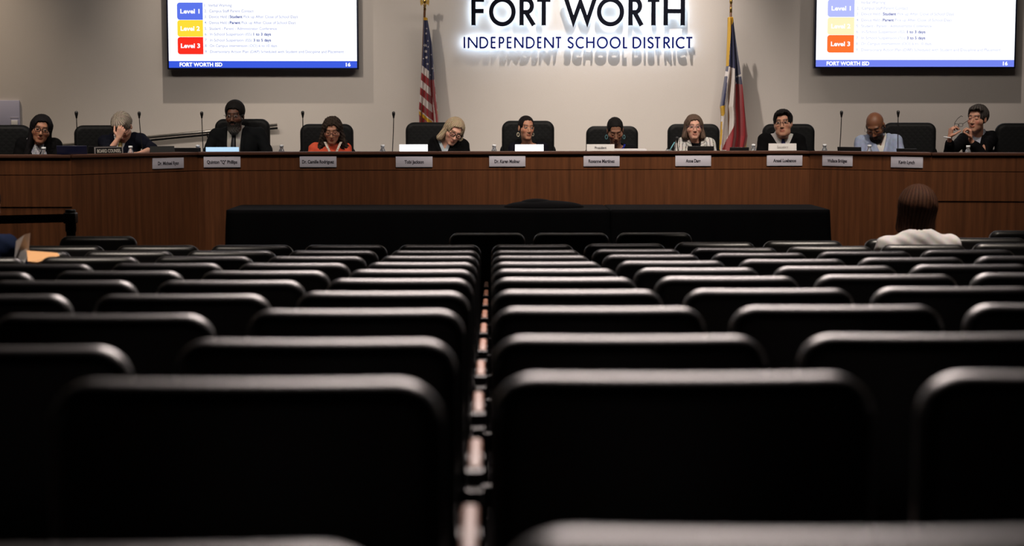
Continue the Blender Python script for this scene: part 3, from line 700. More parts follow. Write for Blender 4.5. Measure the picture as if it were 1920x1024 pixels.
# ------------------------------------------------------------------ seating
def make_seat():
    e = empty('auditorium_chair', (0, 0, 0))
    b = MB().pillow(.50, .47, .075, .06, .034, M_seat, (0, 0, .628), bend=.28); b.build('backrest', e)
    MB().box((0, .30, .435), (.47, .46, .09), M_seat, bev=.03).build('seat', e)
    a = empty_part('armrest', e)
    MB().box((0, .245, .345), (.03, .05, .50), M_seatm).box((0, .10, .30), (.03, .04, .60), M_seatm).box((0, .18, .56), (.028, .30, .03), M_seatm).box((0, .20, .012), (.034, .36, .024), M_seatm).build('side_frame', e, (-.279, 0, 0))
    MB().box((0, .01, .42), (.54, .03, .05), M_seatm).build('back_bar', e)
    return e
def empty_part(n, e):
    return MB().box((0, .245, .592), (.025, .28, .026), M_arm, bev=.008).build('armrest', e, (-.279, 0, 0))
seat0 = make_seat(); seat_used = [False]
def place_seat(x, y, z, rz, lab, group, arm_right=False):
    if not seat_used[0]: o = seat0; seat_used[0] = True
    else: o = copy_tree(seat0)
    o.location = (x, y, z); o.rotation_euler = (0, 0, rz); tag(o, lab, 'chair', group)
    return o
ORD = ['first', 'second', 'third', 'fourth', 'fifth', 'sixth', 'seventh', 'eighth', 'ninth', 'tenth', 'eleventh']
W_ = [None, 728, 523, 406, 326, 277, 241.5, 211.5, 188, 170.5, 157]
YT = [1004, 703, 631, 577, 544.5, 521, 504.5, 491, 479, 469, 459]
PITCH_X = .558; XG = -.031
SEATS = {}
for k in range(11):
    d = 1.16 if k == 0 else F*.5/W_[k]
    # height of the backrest top over the raked floor
    ztop = PD(921, YT[k], d).z; Yk = PD(921, YT[k], d).y
    for side in (-1, 1):
        for c in range(9):
            X = XG+side*(PITCH_X*(c+.5)); 
            if k == 10 and side == 1 and c >= 4: X += .10
            if X < .5: yo = -(.07 if k <= 3 else max(.01, .07*(10-k)/7))*(X-.5)**2*(.5 if X < -1.2 else 1)
            else: yo = .02*k*(X-.5)
            pxl = 921+(X-.28)*F/d; pxr = 921+(X+.28)*F/d
            if pxr < -20 or pxl > 1945: continue
            zf = zfloor(Yk+yo); z = ztop-.863
            if k == 10 and side == 1 and c == 4: z -= 0
            lab = 'black padded seat, %s row from the camera, %s %s of the centre gap' % (ORD[k], ORD[c], 'left' if side < 0 else 'right')
            o = place_seat(X, Yk+yo, z, random.uniform(-.006, .006), lab, 'rows of black padded seats')
            SEATS[(k, side, c)] = o
# loose chairs in front of the first fixed row
for px, w, yt, lab in ((913.5, 143, 437, 'black chair before the draped tables, leftmost of the three together'), (1071, 143, 437, 'black chair before the draped tables, middle of the three together'),
        (1227, 143, 436.5, 'black chair before the draped tables, rightmost of the three together'), (183, 145, 443, 'black chair beside the belt barrier post'), (1925, 139, 432.5, 'black chair beyond the white sweater at the right edge')):
    d = F*.5/w; p = PD(px, yt, d)
    o = place_seat(p.x, p.y, p.z-.863, 0, lab, 'black chairs in front of the seat rows')
# ------------------------------------------------------------------ high-backed chairs on the platform
def make_exec():
    e = empty('executive_chair', (0, 0, 0))
    MB().pillow(.53, .70, .11, .085, .045, M_leather, (0, 0, .86), bend=-.25).pillow(.57, .50, .07, .09, .034, M_leath2, (0, .035, .74), bend=-.25).build('backrest', e)
    MB().box((0, -.24, .46), (.52, .50, .10), M_leath2, bev=.04).build('seat', e)
    for s in (-1, 1):
        MB().box((s*.29, -.20, .66), (.06, .30, .035), M_leath2, bev=.014).tube([(s*.29, -.08, .65), (s*.29, -.06, .50), (s*.24, -.10, .44)], .015, M_seatm, 8).tube([(s*.29, -.32, .65), (s*.29, -.30, .50), (s*.24, -.28, .44)], .015, M_seatm, 8).build('armrest', e)
    MB().lathe([(0, .09), (.03, .09), (.03, .25), (.022, .26), (.022, .42), (0, .42)], M_seatm, (0, -.22, 0), 14).build('gas_column', e)
    for k in range(5):
        a = R(72*k+18); MB().tube([(0, -.22, .11), (.27*math.cos(a), -.22+.27*math.sin(a), .075)], [.026, .016], M_seatm, 8).sphere((.28*math.cos(a), -.22+.28*math.sin(a), .029), (.024, .024, .028), M_black, 8).build('base_leg', e)
    return e
ex0 = None
for px, yt, Y, rz, sc, lab in ((-3, 234, 15.35, .25, 1.12, 'black leather chair of the black-haired woman at the far left'), (193, 234.5, 15.75, .2, 1.0, 'black leather chair of the man with bowed grey head'),
      (455, 222.5, 16.45, 0, 1.02, 'black leather chair behind the bearded man'), (613, 232, 16.6, 0, 1, 'black leather chair behind the woman in coral'),
      (810, 229, 16.75, 0, 1, 'black tufted chair behind the blonde woman, before the striped flag'), (990, 226, 16.8, 0, 1, 'black tufted chair behind the woman with hair pulled back'),
      (1147.5, 236, 16.9, 0, 1, 'black leather chair behind the woman in the blue top'), (1300, 232, 16.9, 0, 1, 'black tufted chair behind the white striped jacket'),
      (1478, 232, 16.9, -.03, 1, 'black leather chair behind the man with the Secretary sign'), (1705, 229.5, 16.5, -.2, .98, 'black leather chair behind the bald man'),
      (1921, 230.5, 15.9, -.1, 1.05, 'empty black leather chair at the right edge')):
    if ex0 is None: ex0 = make_exec(); o = ex0
    else: o = copy_tree(ex0)
    p = PY(px, yt, Y); o.location = (p.x, p.y, ZP); o.rotation_euler = (0, 0, rz); s = (p.z-ZP)/1.212
    o.scale = (sc, sc, s); tag(o, lab, 'chair', 'high-backed black chairs on the dais')
# ------------------------------------------------------------------ people: smooth solids sampled on a grid and skinned with one continuous surface
def V3(*a): return np.array(a, float)
def smin(a, b, k):
    if k <= 0: return np.minimum(a, b)
    h = np.clip(.5+.5*(b-a)/k, 0, 1); return b*(1-h)+a*h-k*h*(1-h)
def ell(P, c, r):
    r = np.array(r, float); q = (P-np.array(c))/r; k0 = np.linalg.norm(q, axis=1)+1e-9; k1 = np.linalg.norm(q/r, axis=1)+1e-9
    return k0*(k0-1)/k1
def cap(P, a, b, ra, rb=None):
    a = np.array(a, float); b = np.array(b, float); rb = ra if rb is None else rb; ba = b-a
    h = np.clip(((P-a)@ba)/max(1e-9, ba@ba), 0, 1); return np.linalg.norm(P-a-h[:, None]*ba, axis=1)-(ra+(rb-ra)*h)
def rboxd(P, c, hf, r):
    q = np.abs(P-np.array(c))-np.array(hf)+r; return np.linalg.norm(np.maximum(q, 0), axis=1)+np.minimum(q.max(axis=1), 0)-r
def local(P, fn, c, rad, far=.5):
    """evaluate fn only near c; elsewhere a safe distance"""
    dd = np.linalg.norm(P-c, axis=1); out = dd-rad*.6; m = dd < rad
    if m.any(): out[m] = fn(P[m])
    return out
def surface(fn, lo, hi, h):
    lo = np.array(lo, float); hi = np.array(hi, float); B = 4
    n = (np.ceil((hi-lo)/(h*B)).astype(int))*B+1
    nb = (n-1)//B+1
    g = np.stack(np.meshgrid(*[np.arange(nb[i]) for i in range(3)], indexing='ij'), -1).reshape(-1, 3)
    cc = lo+(g+.5)*B*h; dc = fn(cc)
    Fv = np.empty(nb*B, np.float32)
    Fv.reshape(nb[0], B, nb[1], B, nb[2], B)[:] = dc.reshape(nb[0], 1, nb[1], 1, nb[2], 1)
    act = np.abs(dc) < B*h*1.75
    ga = g[act]*B; off = np.stack(np.meshgrid(*[np.arange(B)]*3, indexing='ij'), -1).reshape(-1, 3)
    idx = (ga[:, None, :]+off[None]).reshape(-1, 3); val = fn(lo+idx*h)
    Fv[idx[:, 0], idx[:, 1], idx[:, 2]] = val
    ins = Fv < 0
    acc = np.zeros(tuple(np.array(Fv.shape)-1)+(3,), np.float32); cnt = np.zeros(tuple(np.array(Fv.shape)-1), np.float32)
    nx, ny, nz = np.array(Fv.shape)-1
    sl = lambda a, L: slice(a, a+L)
    for ax in range(3):
        o1, o2 = [(1, 2), (0, 2), (0, 1)][ax]
        for p in (0, 1):
            for q in (0, 1):
                s0 = [0, 0, 0]; s0[o1] = p; s0[o2] = q; s1 = list(s0); s1[ax] = 1
                f0 = Fv[sl(s0[0], nx), sl(s0[1], ny), sl(s0[2], nz)]; f1 = Fv[sl(s1[0], nx), sl(s1[1], ny), sl(s1[2], nz)]
                cr = (f0 < 0) != (f1 < 0); w = np.where(cr); a0, a1 = f0[w], f1[w]; t = a0/(a0-a1)
                pos = np.zeros((len(t), 3), np.float32); pos[:, ax] = t; pos[:, o1] = p; pos[:, o2] = q
                acc[w] += pos; cnt[w] += 1
    w = np.where(cnt > 0); ids = np.full(cnt.shape, -1, np.int64); ids[w] = np.arange(len(w[0]))
    verts = (np.stack(w, 1)+acc[w]/cnt[w][:, None])*h+lo
    faces = []
    for ax in range(3):
        o1, o2 = [(1, 2), (2, 0), (0, 1)][ax]
        a = [slice(1, -1)]*3; a[ax] = slice(0, -1); bsl = [slice(1, -1)]*3; bsl[ax] = slice(1, None)
        f0, f1 = ins[tuple(a)], ins[tuple(bsl)]
        for sgn in (0, 1):
            ww = np.where(f0 & ~f1) if sgn == 0 else np.where(~f0 & f1)
            base = np.stack(ww, 1); base = base+1; base[:, ax] -= 1
            def cell(d1, d2):
                c = base.copy(); c[:, o1] += d1; c[:, o2] += d2; return ids[c[:, 0], c[:, 1], c[:, 2]]
            q = [cell(-1, -1), cell(0, -1), cell(0, 0), cell(-1, 0)]
            if sgn: q = q[::-1]
            faces.append(np.stack(q, 1))
    faces = np.concatenate(faces); faces = faces[(faces >= 0).all(axis=1)]
    return verts, faces
def skin_obj(name, fn, lo, hi, h, m, parent, colf=None, smooth=1):
    v, f = surface(fn, lo, hi, h)
    me = bpy.data.meshes.new(name); me.vertices.add(len(v)); me.vertices.foreach_set('co', v.astype(np.float32).ravel())
    me.loops.add(len(f)*4); me.loops.foreach_set('vertex_index', f.astype(np.int32).ravel())
    me.polygons.add(len(f)); me.polygons.foreach_set('loop_start', np.arange(0, len(f)*4, 4, dtype=np.int32))
    me.polygons.foreach_set('use_smooth', np.ones(len(f), bool)); me.update(calc_edges=True); me.validate()
    me.materials.append(m)
    if colf is not None:
        ca = me.color_attributes.new('Col', 'FLOAT_COLOR', 'POINT'); c = np.ones((len(v), 4), np.float32); c[:, :3] = colf(v); ca.data.foreach_set('color', c.ravel())
    o = bpy.data.objects.new(name, me); link(o, parent); return o
M_skin = mat('skin', (.5, .3, .2), .5, vcol=True, spec=.35)
M_hair = mat('hair', (.1, .08, .06), .7, vcol=True, spec=.12, hairs=True)
M_fab = mat('fabric', (.1, .1, .1), .85, vcol=True, spec=.06)
M_frame = mat('spectacle_frame', (.006, .006, .007), .6, spec=.15)
def rotm(yaw, pitch, roll):
    return np.array(Matrix.Rotation(R(yaw), 3, 'Z') @ Matrix.Rotation(R(pitch), 3, 'X') @ Matrix.Rotation(R(roll), 3, 'Y'))
def head_sdf(Q, o):
    j = o.get('jaw', 1.04)
    d = ell(Q, (0, .018, .034), (.074, .094, .084))
    d = smin(d, ell(Q, (0, -.022, -.03), (.0605*j, .068, .088)), .02)
    d = smin(d, ell(Q, (0, -.032, -.078), (.044*j, .050, .036)), .025)
    d = smin(d, cap(Q, (-.012*j, -.070, -.102), (.012*j, -.070, -.102), .015), .02)
    d = smin(d, ell(Q, (0, -.072, .030), (.050, .016, .014)), .014)
    for s in (-1, 1):
        d = smin(d, cap(Q, (s*.040*j, -.058, -.024), (s*.052*j, -.030, -.030), .020), .02)
        d = -smin(-d, ell(Q, (s*.0315, -.098, .006), (.019, .018, .0125)), .008)
        d = smin(d, ell(Q, (s*.0315, -.0735, .005), (.0145, .0135, .0125)), .003)
        d = smin(d, ell(Q, (s*.076, .012, -.006), (.009, .019, .031)), .006)
        d = -smin(-d, ell(Q, (s*.086, .006, -.004), (.005, .009, .016)), .003)
        d = smin(d, ell(Q, (s*.011, -.097, -.038), (.0085, .010, .007)), .006)
    d = smin(d, cap(Q, (0, -.080, .012), (0, -.108, -.032), .0075, .0105), .012)
    d = smin(d, ell(Q, (0, -.088, -.0605), (.022, .0085, .0052)), .006)
    d = smin(d, ell(Q, (0, -.087, -.071), (.019, .0090, .0055)), .006)
    if o.get('chubby'): d = smin(d, ell(Q, (0, -.02, -.082), (.060, .055, .035)), .03)
    return d
def head_col(Q, o):
    n = len(Q); sk = np.array(o['skin']); c = np.tile(sk, (n, 1)); x, y, z = Q[:, 0], Q[:, 1], Q[:, 2]; ax = np.abs(x)
    def put(m, col, a=1.0): c[m] = c[m]*(1-a)+np.array(col)*a
    put((ax > .028) & (ax < .055) & (y < -.055) & (z < -.01) & (z > -.05), sk*np.array([1.15, .8, .78]), .5)
    put((ax < .022) & (y < -.085) & (z < -.056) & (z > -.078), o.get('lips', sk*np.array([.95, .58, .56])), .8)
    put((ax < .020) & (y < -.08) & (np.abs(z+.0655) < .0022), sk*.25)
    br = (y < -.05) & (ax > .012) & (ax < .052) & (np.abs(z-(.029+.004*np.sin((ax-.012)*60))) < .0045); put(br, o.get('brow', (.03, .02, .015)), .85)
    e2 = ((ax-.0315)/.0145)**2+((z-.005)/.0068)**2
    fr = y < -.07
    if o.get('eyes', 'open') == 'open':
        put(fr & (e2 < 1), (.26, .235, .22)); put(fr & (((x-np.sign(x)*.0315-o.get('gaze', 0))**2+(z-.0055)**2) < .0064**2), (.02, .012, .01))
        put(fr & (e2 > .75) & (e2 < 1.7) & (z > .0075), (.02, .012, .01), .85)
    else:
        put(fr & (e2 < 1.3) & (np.abs(z-.0005) < .0022), (.02, .012, .01), .9)
    put((np.abs(ax-.011) < .0045) & (y < -.092) & (np.abs(z+.0435) < .003), sk*.2)
    if 'beard' in o:
        bc = o['beard']; m = (z < -.045) & (y < .01) & ~((ax < .022) & (z > -.077) & (y < -.082)); m |= (ax > .058) & (y > -.05) & (y < .0) & (z < .01) & (z > -.06)
        m |= (ax < .03) & (y < -.08) & (np.abs(z+.053) < .006); put(m, bc, o.get('bd', .85))
    return c
def hand_caps(wr, fwd, nor, side, curl=(20, 30, 20), spread=.1, sc=1.0, tcurl=.4):
    fwd = np.array(fwd, float); fwd /= np.linalg.norm(fwd); nor = np.array(nor, float); nor -= fwd*(nor@fwd); nor /= np.linalg.norm(nor)
    lat = np.cross(fwd, nor)*side; wr = np.array(wr, float); out = []
    palm = []
    for i, q in enumerate((-.027, -.009, .010, .027)):
        kn = wr+fwd*(.086-.006*abs(i-1))*sc+lat*q*sc; palm.append((wr+lat*q*.55*sc+fwd*.012*sc, kn, .0135*sc, .0115*sc))
        L = (.068, .078, .072, .056)[i]*sc; th = 0; p = kn; seg = []
        for j, fr in enumerate((.45, .31, .24)):
            th += curl[j]+(3*i if j == 0 else 0); d = math.cos(R(th))*fwd+math.sin(R(th))*nor+lat*spread*(i-1.5)*.5
            d /= np.linalg.norm(d); p2 = p+d*L*fr; seg.append((p, p2, (.0088, .008, .0074)[j]*sc, (.008, .0074, .0066)[j]*sc)); p = p2
        out.append(seg)
    b0 = wr+fwd*.022*sc-lat*.024*sc; d1 = fwd*.6-lat*.75+nor*.35*tcurl*2; d1 /= np.linalg.norm(d1); p1 = b0+d1*.038*sc
    d2 = fwd*.85-lat*.25+nor*tcurl; d2 /= np.linalg.norm(d2); p2 = p1+d2*.030*sc; p3 = p2+(d2+nor*.3*tcurl)/np.linalg.norm(d2+nor*.3*tcurl)*.024*sc
    out.append([(b0, p1, .013*sc, .0105*sc), (p1, p2, .0102*sc, .009*sc), (p2, p3, .009*sc, .0074*sc)])
    return palm, out, wr+fwd*.08*sc
def hand_sdf(P, hd):
    palm, fing, c = hd
    def f(Q):
        d = None
        for a, b_, ra, rb in palm: e = cap(Q, a, b_, ra, rb); d = e if d is None else smin(d, e, .010)
        for sg in fing:
            e = None
            for a, b_, ra, rb in sg: g = cap(Q, a, b_, ra, rb); e = g if e is None else smin(e, g, .002)
            d = smin(d, e, .0035)
        return d
    return local(P, f, c, .17)
def hair_sdf(Q, st):
    x, y, z = Q[:, 0], Q[:, 1], Q[:, 2]; ax = np.abs(x)
    dome = ell(Q, (0, .020, .040), (.086, .106, .092))
    ang = np.arctan2(x, y-.02); strand = .0018*np.sin(ang*19+z*22+2*np.sin(z*31+x*17))*np.sin(ang*31-z*12+1.7*np.sin(y*40))+.0012*np.sin(ang*57+3*np.sin(z*25))
    def hl(top, yb, sl=0):      # the open face: a soft box whose upper edge is the hairline
        Q2 = Q.copy(); Q2[:, 2] = z-sl*x+.003*np.sin(x*210)+.002*np.sin(x*97+1); c0 = yb-.10; return rboxd(Q2, (0, c0, (top-.2)/2), (.072, .10, (top+.2)/2), .045)
    if st == 'short':
        d = smin(dome, ell(Q, (0, -.045, .085), (.060, .045, .035)), .02); d = np.maximum(d, -hl(.084, -.045))
        cut = np.where(y < -.0, -.005-z, -.07-z+0*y); return np.maximum(d+strand, cut+.4*np.maximum(0, -.02-y)*0)
    if st == 'afro':
        d = ell(Q, (0, .022, .046), (.090, .106, .098)); d = np.maximum(d, -hl(.074, -.042))
        return np.maximum(d+.0015*np.sin(x*300)*np.sin(y*300)*np.sin(z*300), np.where(y < 0, -.02-z, -.07-z))
    if st == 'sweep':      # fuller short hair brushed to one side
        d = smin(dome, ell(Q, (.01, -.05, .085), (.066, .050, .036)), .02); d = smin(d, ell(Q, (.0, .06, .03), (.078, .06, .08)), .02)
        d = np.maximum(d, -hl(.085, -.046, .25)); return np.maximum(d+strand*1.6, np.where(y < .0, -.02-z, -.075-z))
    if st == 'back':       # pulled back tight
        d = ell(Q, (0, .022, .038), (.080, .101, .089)); d = smin(d, ell(Q, (0, .11, -.01), (.035, .035, .035)), .02)
        d = np.maximum(d, -hl(.088, -.040)); return np.maximum(d+strand*.5, np.where(y < .0, -.01-z+.0*y, -.08-z))
    L = {'long': -.30, 'frizz': -.20, 'bob': -.125, 'chin': -.135, 'backbob': -.125}[st]
    w = {'long': .090, 'frizz': .118, 'bob': .102, 'chin': .108, 'backbob': .082}[st]
    d = ell(Q, (0, .022, .042), (.090, .110, .094))
    if st == 'backbob': d = ell(Q, (0, .026, .036), (.098, .116, .104))
    for s in (-1, 1):
        e = cap(Q, (s*.066, .018, .04), (s*w*.92, .010, L+.03), .026, .030 if st != 'frizz' else .044)
        d = smin(d, e, .03)
        d = smin(d, cap(Q, (s*.045, .07, .03), (s*w*.5, .06, L+.02), .042, .040), .03)
    d = smin(d, cap(Q, (0, .085, .02), (0, .075, L+.015), .04, .038), .03)
    d = np.maximum(d, -hl(.084, -.050, .15))
    d = np.maximum(d, -cap(Q, (0, -.09, -.06), (0, -.10, -.4), .058))
    am = {'frizz': 2.6, 'long': 1.0, 'bob': 1.5, 'chin': 1.6, 'backbob': 1.0}[st]
    if st == 'frizz': d = d+.004*np.sin(x*130+z*60)*np.sin(z*110+y*80)
    return np.maximum(d+strand*am, (L-z)+.012*np.sin(ang*9))
def person(label, head, Y, rot, hs, skin, hair, hcol, base_px, shl, outfit, arms=None, face=None, glasses=None, zfl=ZP, back=False, seat=.48, group=None, legs=True, tw=1.0, hcol2=None):
    """head: pixel of the head's centre; shl: pixels of the two shoulder joints; arms: per side elbow, wrist (points in space), hand"""
    o = dict(face or {}); o['skin'] = skin
    sgn = -1 if back else 1                     # which way the chest points: -y towards the camera
    hp = np.array(PY(head[0], head[1], Y)); bp = PY(base_px, 300, Y+.10*sgn); base = np.array((bp.x, bp.y, zfl))
    e = empty('person', tuple(base), 0, label, 'person', group)
    Sh = [np.array(PY(px, py, Y+.09*sgn))-base for px, py in shl]; H = hp-base
    Rm = rotm(*rot); mid = (Sh[0]+Sh[1])/2; half = np.linalg.norm(Sh[1]-Sh[0])/2
    pel = V3(0, .06*sgn, seat+.10); chest = mid*V3(1, 1, 1)+V3(0, -.005*sgn, -.15); belly = (chest+pel)/2+V3(0, -.02*sgn, 0)
    nb = mid+V3(0, .012*sgn, .012); hb = H+Rm@(np.array((0, .018, -.065))*hs)
    f = -sgn                                    # forward y
    if arms is None:
        arms = []
        for s, S in zip((-1, 1), Sh): arms.append((S+V3(s*.05, f*.10, -.25), S*V3(1, 0, 0)+V3(-s*.05, S[1]+f*.33, ZD-zfl+.035 if not back else seat+.2), None))
    hands = []
    A = []
    for s, S, (el, wr, hd) in zip((-1, 1), Sh, arms):
        el = np.array(el, float); wr = np.array(wr, float); fw = (wr-el)/np.linalg.norm(wr-el)
        if hd is None: hd = dict(fwd=fw*V3(1, 1, 0)+V3(-s*.3, 0, 0), nor=(0, 0, -1), curl=(18, 22, 15))
        hands.append(hand_caps(wr, hd['fwd'], hd['nor'], hd.get('side', s*(1 if not back else -1)), hd.get('curl', (20, 30, 20)), hd.get('spread', .1), hd.get('sc', 1.0), hd.get('tcurl', .4)))
        A.append((S, el, wr))
    def headf(P): return head_sdf(((P-H)@Rm)/hs, o)*hs
    def torso(P, g, gs=1):
        d = ell(P, pel, (.165*tw+g, .125*tw+g, .13+g)); d = smin(d, ell(P, belly, (.145*tw+g, .108*tw+g, .17+g)), .06)
        d = smin(d, ell(P, chest, (half*.88+g, .112*tw+g, .165+g)), .05)
        d = smin(d, cap(P, Sh[0]+V3(.02, 0, -.01), Sh[1]+V3(-.02, 0, -.01), .050+g), .05)
        return smin(d, cap(P, nb+V3(-half*.45, 0, -.0), nb+V3(half*.45, 0, 0), .030+g), .05)
    def armsd(P, g, upto=1.0):
        d = None
        for S, el, wr in A:
            w2 = el+(wr-el)*upto; q = smin(cap(P, S, el, .047+g, .040+g), cap(P, el, w2, .040+g, .040+g+(.026-.040)*upto), .02); d = q if d is None else np.minimum(d, q)
        return d
    def body(P):
        d = local(P, headf, H, .21*hs); d = smin(d, cap(P, nb+V3(0, 0, -.03), hb, .054*hs, .050*hs), .022)
        d = smin(d, torso(P, -.006), .03); d = smin(d, armsd(P, -.006), .03)
        for h_ in hands: d = smin(d, hand_sdf(P, h_), .012)
        return d
    def bcol(P):
        c = np.tile(np.array(skin), (len(P), 1)); Q = ((P-H)@Rm)/hs; m = np.linalg.norm(Q, axis=1) < .16; c[m] = head_col(Q[m], o); return c
    pts = [H+V3(.12, .14, .16), H-V3(.12, .14, .16), pel-V3(.2, .15, .14)]+[S+V3(0, 0, .07) for S in Sh]+[h_[2]+V3(.1, .1, .1) for h_ in hands]+[h_[2]-V3(.1, .1, .1) for h_ in hands]+[a[1]+V3(.06, .06, .06) for a in A]+[a[1]-V3(.06, .06, .06) for a in A]
    pts = np.array(pts); lo, hi = pts.min(0)-.03, pts.max(0)+.03
    skin_obj('body', body, lo, hi, .0048, M_skin, e, bcol)
    if hair:
        def hf(P): return local(P, lambda q: hair_sdf(((q-H)@Rm)/hs, hair)*hs, H+Rm@V3(0, .02, -.08), .36)
        hc = np.array(hcol); h2 = np.array(hcol2) if hcol2 is not None else hc*1.5
        def hcf(P):
            Q = ((P-H)@Rm)/hs; t = .5+.5*np.sin(np.arctan2(Q[:, 0], Q[:, 1])*31+Q[:, 2]*25+Q[:, 0]*70); return hc*(1-t[:, None])+h2*t[:, None]
        skin_obj('hair', hf, H-V3(.21, .21, .36), H+V3(.21, .23, .19), .0045, M_hair, e, hcf)
    if o.get('beardvol'):
        bl = o['beardvol']
        def bf(P):
            def g(q_):
                Q = ((q_-H)@Rm)/hs; d = ell(Q, (0, -.048, -.088-bl*.4), (.058, .052, .044+bl)); d = smin(d, ell(Q, (0, -.088, -.051), (.026, .014, .009)), .01)
                d = np.maximum(d, Q[:, 2]+.045); return np.maximum(d+.0018*np.sin(Q[:, 0]*280+2*np.sin(Q[:, 2]*150)), -ell(Q, (0, -.108, -.0655), (.022, .03, .009)))*hs
            return local(P, g, H+Rm@V3(0, -.05, -.09), .16)
        def bfc(P):
            Q = ((P-H)@Rm)/hs; t = np.clip((-Q[:, 2]-.085)/.05, 0, 1)*(o.get('bgrey', 0)) ; return np.array(o['beard'])*(1-t[:, None])+V3(.13, .12, .11)*t[:, None]
        skin_obj('beard', bf, H-V3(.13, .18, .22), H+V3(.13, .12, .02), .0045, M_hair, e, bfc)
    # clothes
    kind = outfit['kind']; zV = mid[2]-outfit.get('v', .20); cx = mid[0]+outfit.get('vx', 0); vw = outfit.get('vw', .42)
    def vsd(P, dz=0, wide=0):
        X = P[:, 0]-cx; Z = P[:, 2]-zV-dz; s_ = math.sin(math.atan(vw)); c_ = math.cos(math.atan(vw)); wide = wide+outfit.get('vwid', 0)*c_
        return np.maximum(np.maximum(X*c_-Z*s_, -X*c_-Z*s_)-wide, (P[:, 1]-nb[1])*sgn-.0)
    def neckhole(P, r=.064, dz=0): return cap(P, nb+V3(0, f*.02, .035+dz), nb+V3(0, f*.03, .3), r*hs, (r+.03)*hs)
    wr_ = lambda P: .0022*np.sin(P[:, 0]*60+P[:, 2]*38)*np.sin(P[:, 2]*47+P[:, 1]*30)
    cuff = outfit.get('cuff', .96)
    lo2 = lo.copy(); lo2[2] = pel[2]-.14; hi2 = hi.copy(); hi2[2] = max(mid[2]+.12, *(a[2][2]+.03 for a in A))
    def cfn(col, pat=None):
        c0 = np.array(col)
        def g(P):
            c = np.tile(c0, (len(P), 1))
            if pat: pat(P, c, mid, vsd)
            return c
        return g
    if kind in ('suit', 'blazer'):
        def jk(P):
            d = smin(torso(P, .020), armsd(P, .013, cuff), .03)
            v = vsd(P); inner = neckhole(P, .060, -.01)
            if kind == 'suit' or outfit.get('lapel'): d = d-.007*np.clip(1-np.abs(v-.022)/.022, 0, 1)**.5*(((P[:, 1]-nb[1])*sgn) < 0)
            d = smin(d, cap(P, nb+V3(-.045, .03*sgn, .025), nb+V3(.045, .03*sgn, .025), .032), .03)
            d = np.maximum(d+wr_(P), -v); return np.maximum(d, -inner)
        skin_obj('jacket', jk, lo2, hi2, .0062, M_fab, e, cfn(outfit['col'], outfit.get('pat')))
        def sh(P):
            d = torso(P, .010)
            if outfit.get('collar', True): d = smin(d, cap(P, nb+V3(0, f*.006, .0), nb+V3(0, f*.012, .050), .066*hs), .012); d = np.maximum(d, -cap(P, nb+V3(0, f*.004, .04), nb+V3(0, f*.012, .3), .058*hs, .075*hs))
            else: d = np.maximum(d, -neckhole(P, .075))
            if outfit.get('open'):      # open collar
                X = P[:, 0]-cx; Z = P[:, 2]-(mid[2]-outfit['open']); d = np.maximum(d, -np.maximum(np.abs(X)*.9-Z*.45, (P[:, 1]-nb[1])*sgn))
            return d
        skin_obj('shirt', sh, lo2, np.array((hi2[0], hi2[1], mid[2]+.13)), .0062, M_fab, e, cfn(outfit['shirt'], outfit.get('spat')))
        if outfit.get('tie'):
            k = mid+V3(0, 0, .0); yf = lambda z_: None
            b = MB(); mt = mat('tie_'+outfit['tiename'], outfit['tie'], .6)
            # find the shirt front by marching
            prof = []
            for t in np.linspace(0, 1, 12):
                zz = mid[2]+.030-.30*t; ys = np.linspace(nb[1]+f*.02, nb[1]+f*.25, 120); PP = np.stack([np.full(120, cx), ys, np.full(120, zz)], 1); dd = sh(PP)
                i = np.where(dd < .001)[0]; prof.append((zz, ys[i[-1]] if len(i) else ys[0]))
            L_ = []; 
            for i, (zz, yy) in enumerate(prof):
                w = (.017 if i == 0 else .011 if i == 1 else .013+.0018*i)*1.15; L_.append((zz, yy+f*.004, w))
            vs = []; fs = []
            for zz, yy, w in L_: vs += [(cx-w, yy, zz), (cx, yy+f*.006, zz), (cx+w, yy, zz), (cx, yy-f*.004, zz)]
            for i in range(len(L_)-1):
                a = 4*i
                for q in range(4): fs.append((a+q, a+(q+1) % 4, a+4+(q+1) % 4, a+4+q))
            fs += [(0, 1, 2, 3)]; b.add(vs, fs, mt, True); b.build('necktie', e)
            if outfit.get('clip'): zz, yy, w = L_[8]; MB().box((cx, yy+f*.008, zz), (w*1.9, .004, .006), M_steel).build('tie_clip', e)
    else:
        def tp(P):
            d = smin(torso(P, .013), armsd(P, .012, cuff), .03)
            if outfit.get('crew'): d = smin(d, cap(P, nb+V3(0, 0, .0), nb+V3(0, 0, .02), .075), .02)
            if outfit.get('trap'): d = smin(d, cap(P, nb+V3(-.055, 0, .022), nb+V3(.055, 0, .022), .048), .07)
            d = np.maximum(d+wr_(P)*1.4, -neckhole(P, outfit.get('neck', .070), outfit.get('nz', 0)))
            return d
        skin_obj(outfit.get('name', 'shirt'), tp, lo2, hi2, .0062, M_fab, e, cfn(outfit['col'], outfit.get('pat')))
    if legs:
        tr = mat('dark_trousers', (.012, .012, .016), .85)
        b = MB()
        for s in (-1, 1):
            hip, kn, an = (s*.09, pel[1]*.5, seat+.07), (s*.12, f*.40, seat+.06), (s*.13, f*.42, .10); b.tube([hip, kn, (s*.125, f*.43, seat-.06), an], [.085, .065, .058, .045], tr, 12)
        b.build('trousers', e)
        b = MB()
        for s in (-1, 1): b.box((s*.13, f*.47, .045), (.09, .26, .08), M_seatm, bev=.025)
        b.build('shoes', e)
    T4 = Matrix.Translation(tuple(H)) @ Matrix(Rm.tolist()).to_4x4() @ Matrix.Scale(hs, 4)
    if glasses:
        spectacles(glasses).build_to(e, T4)
    e['_'] = 0; del e['_']
    return e, H, T4, mid, nb, A, base
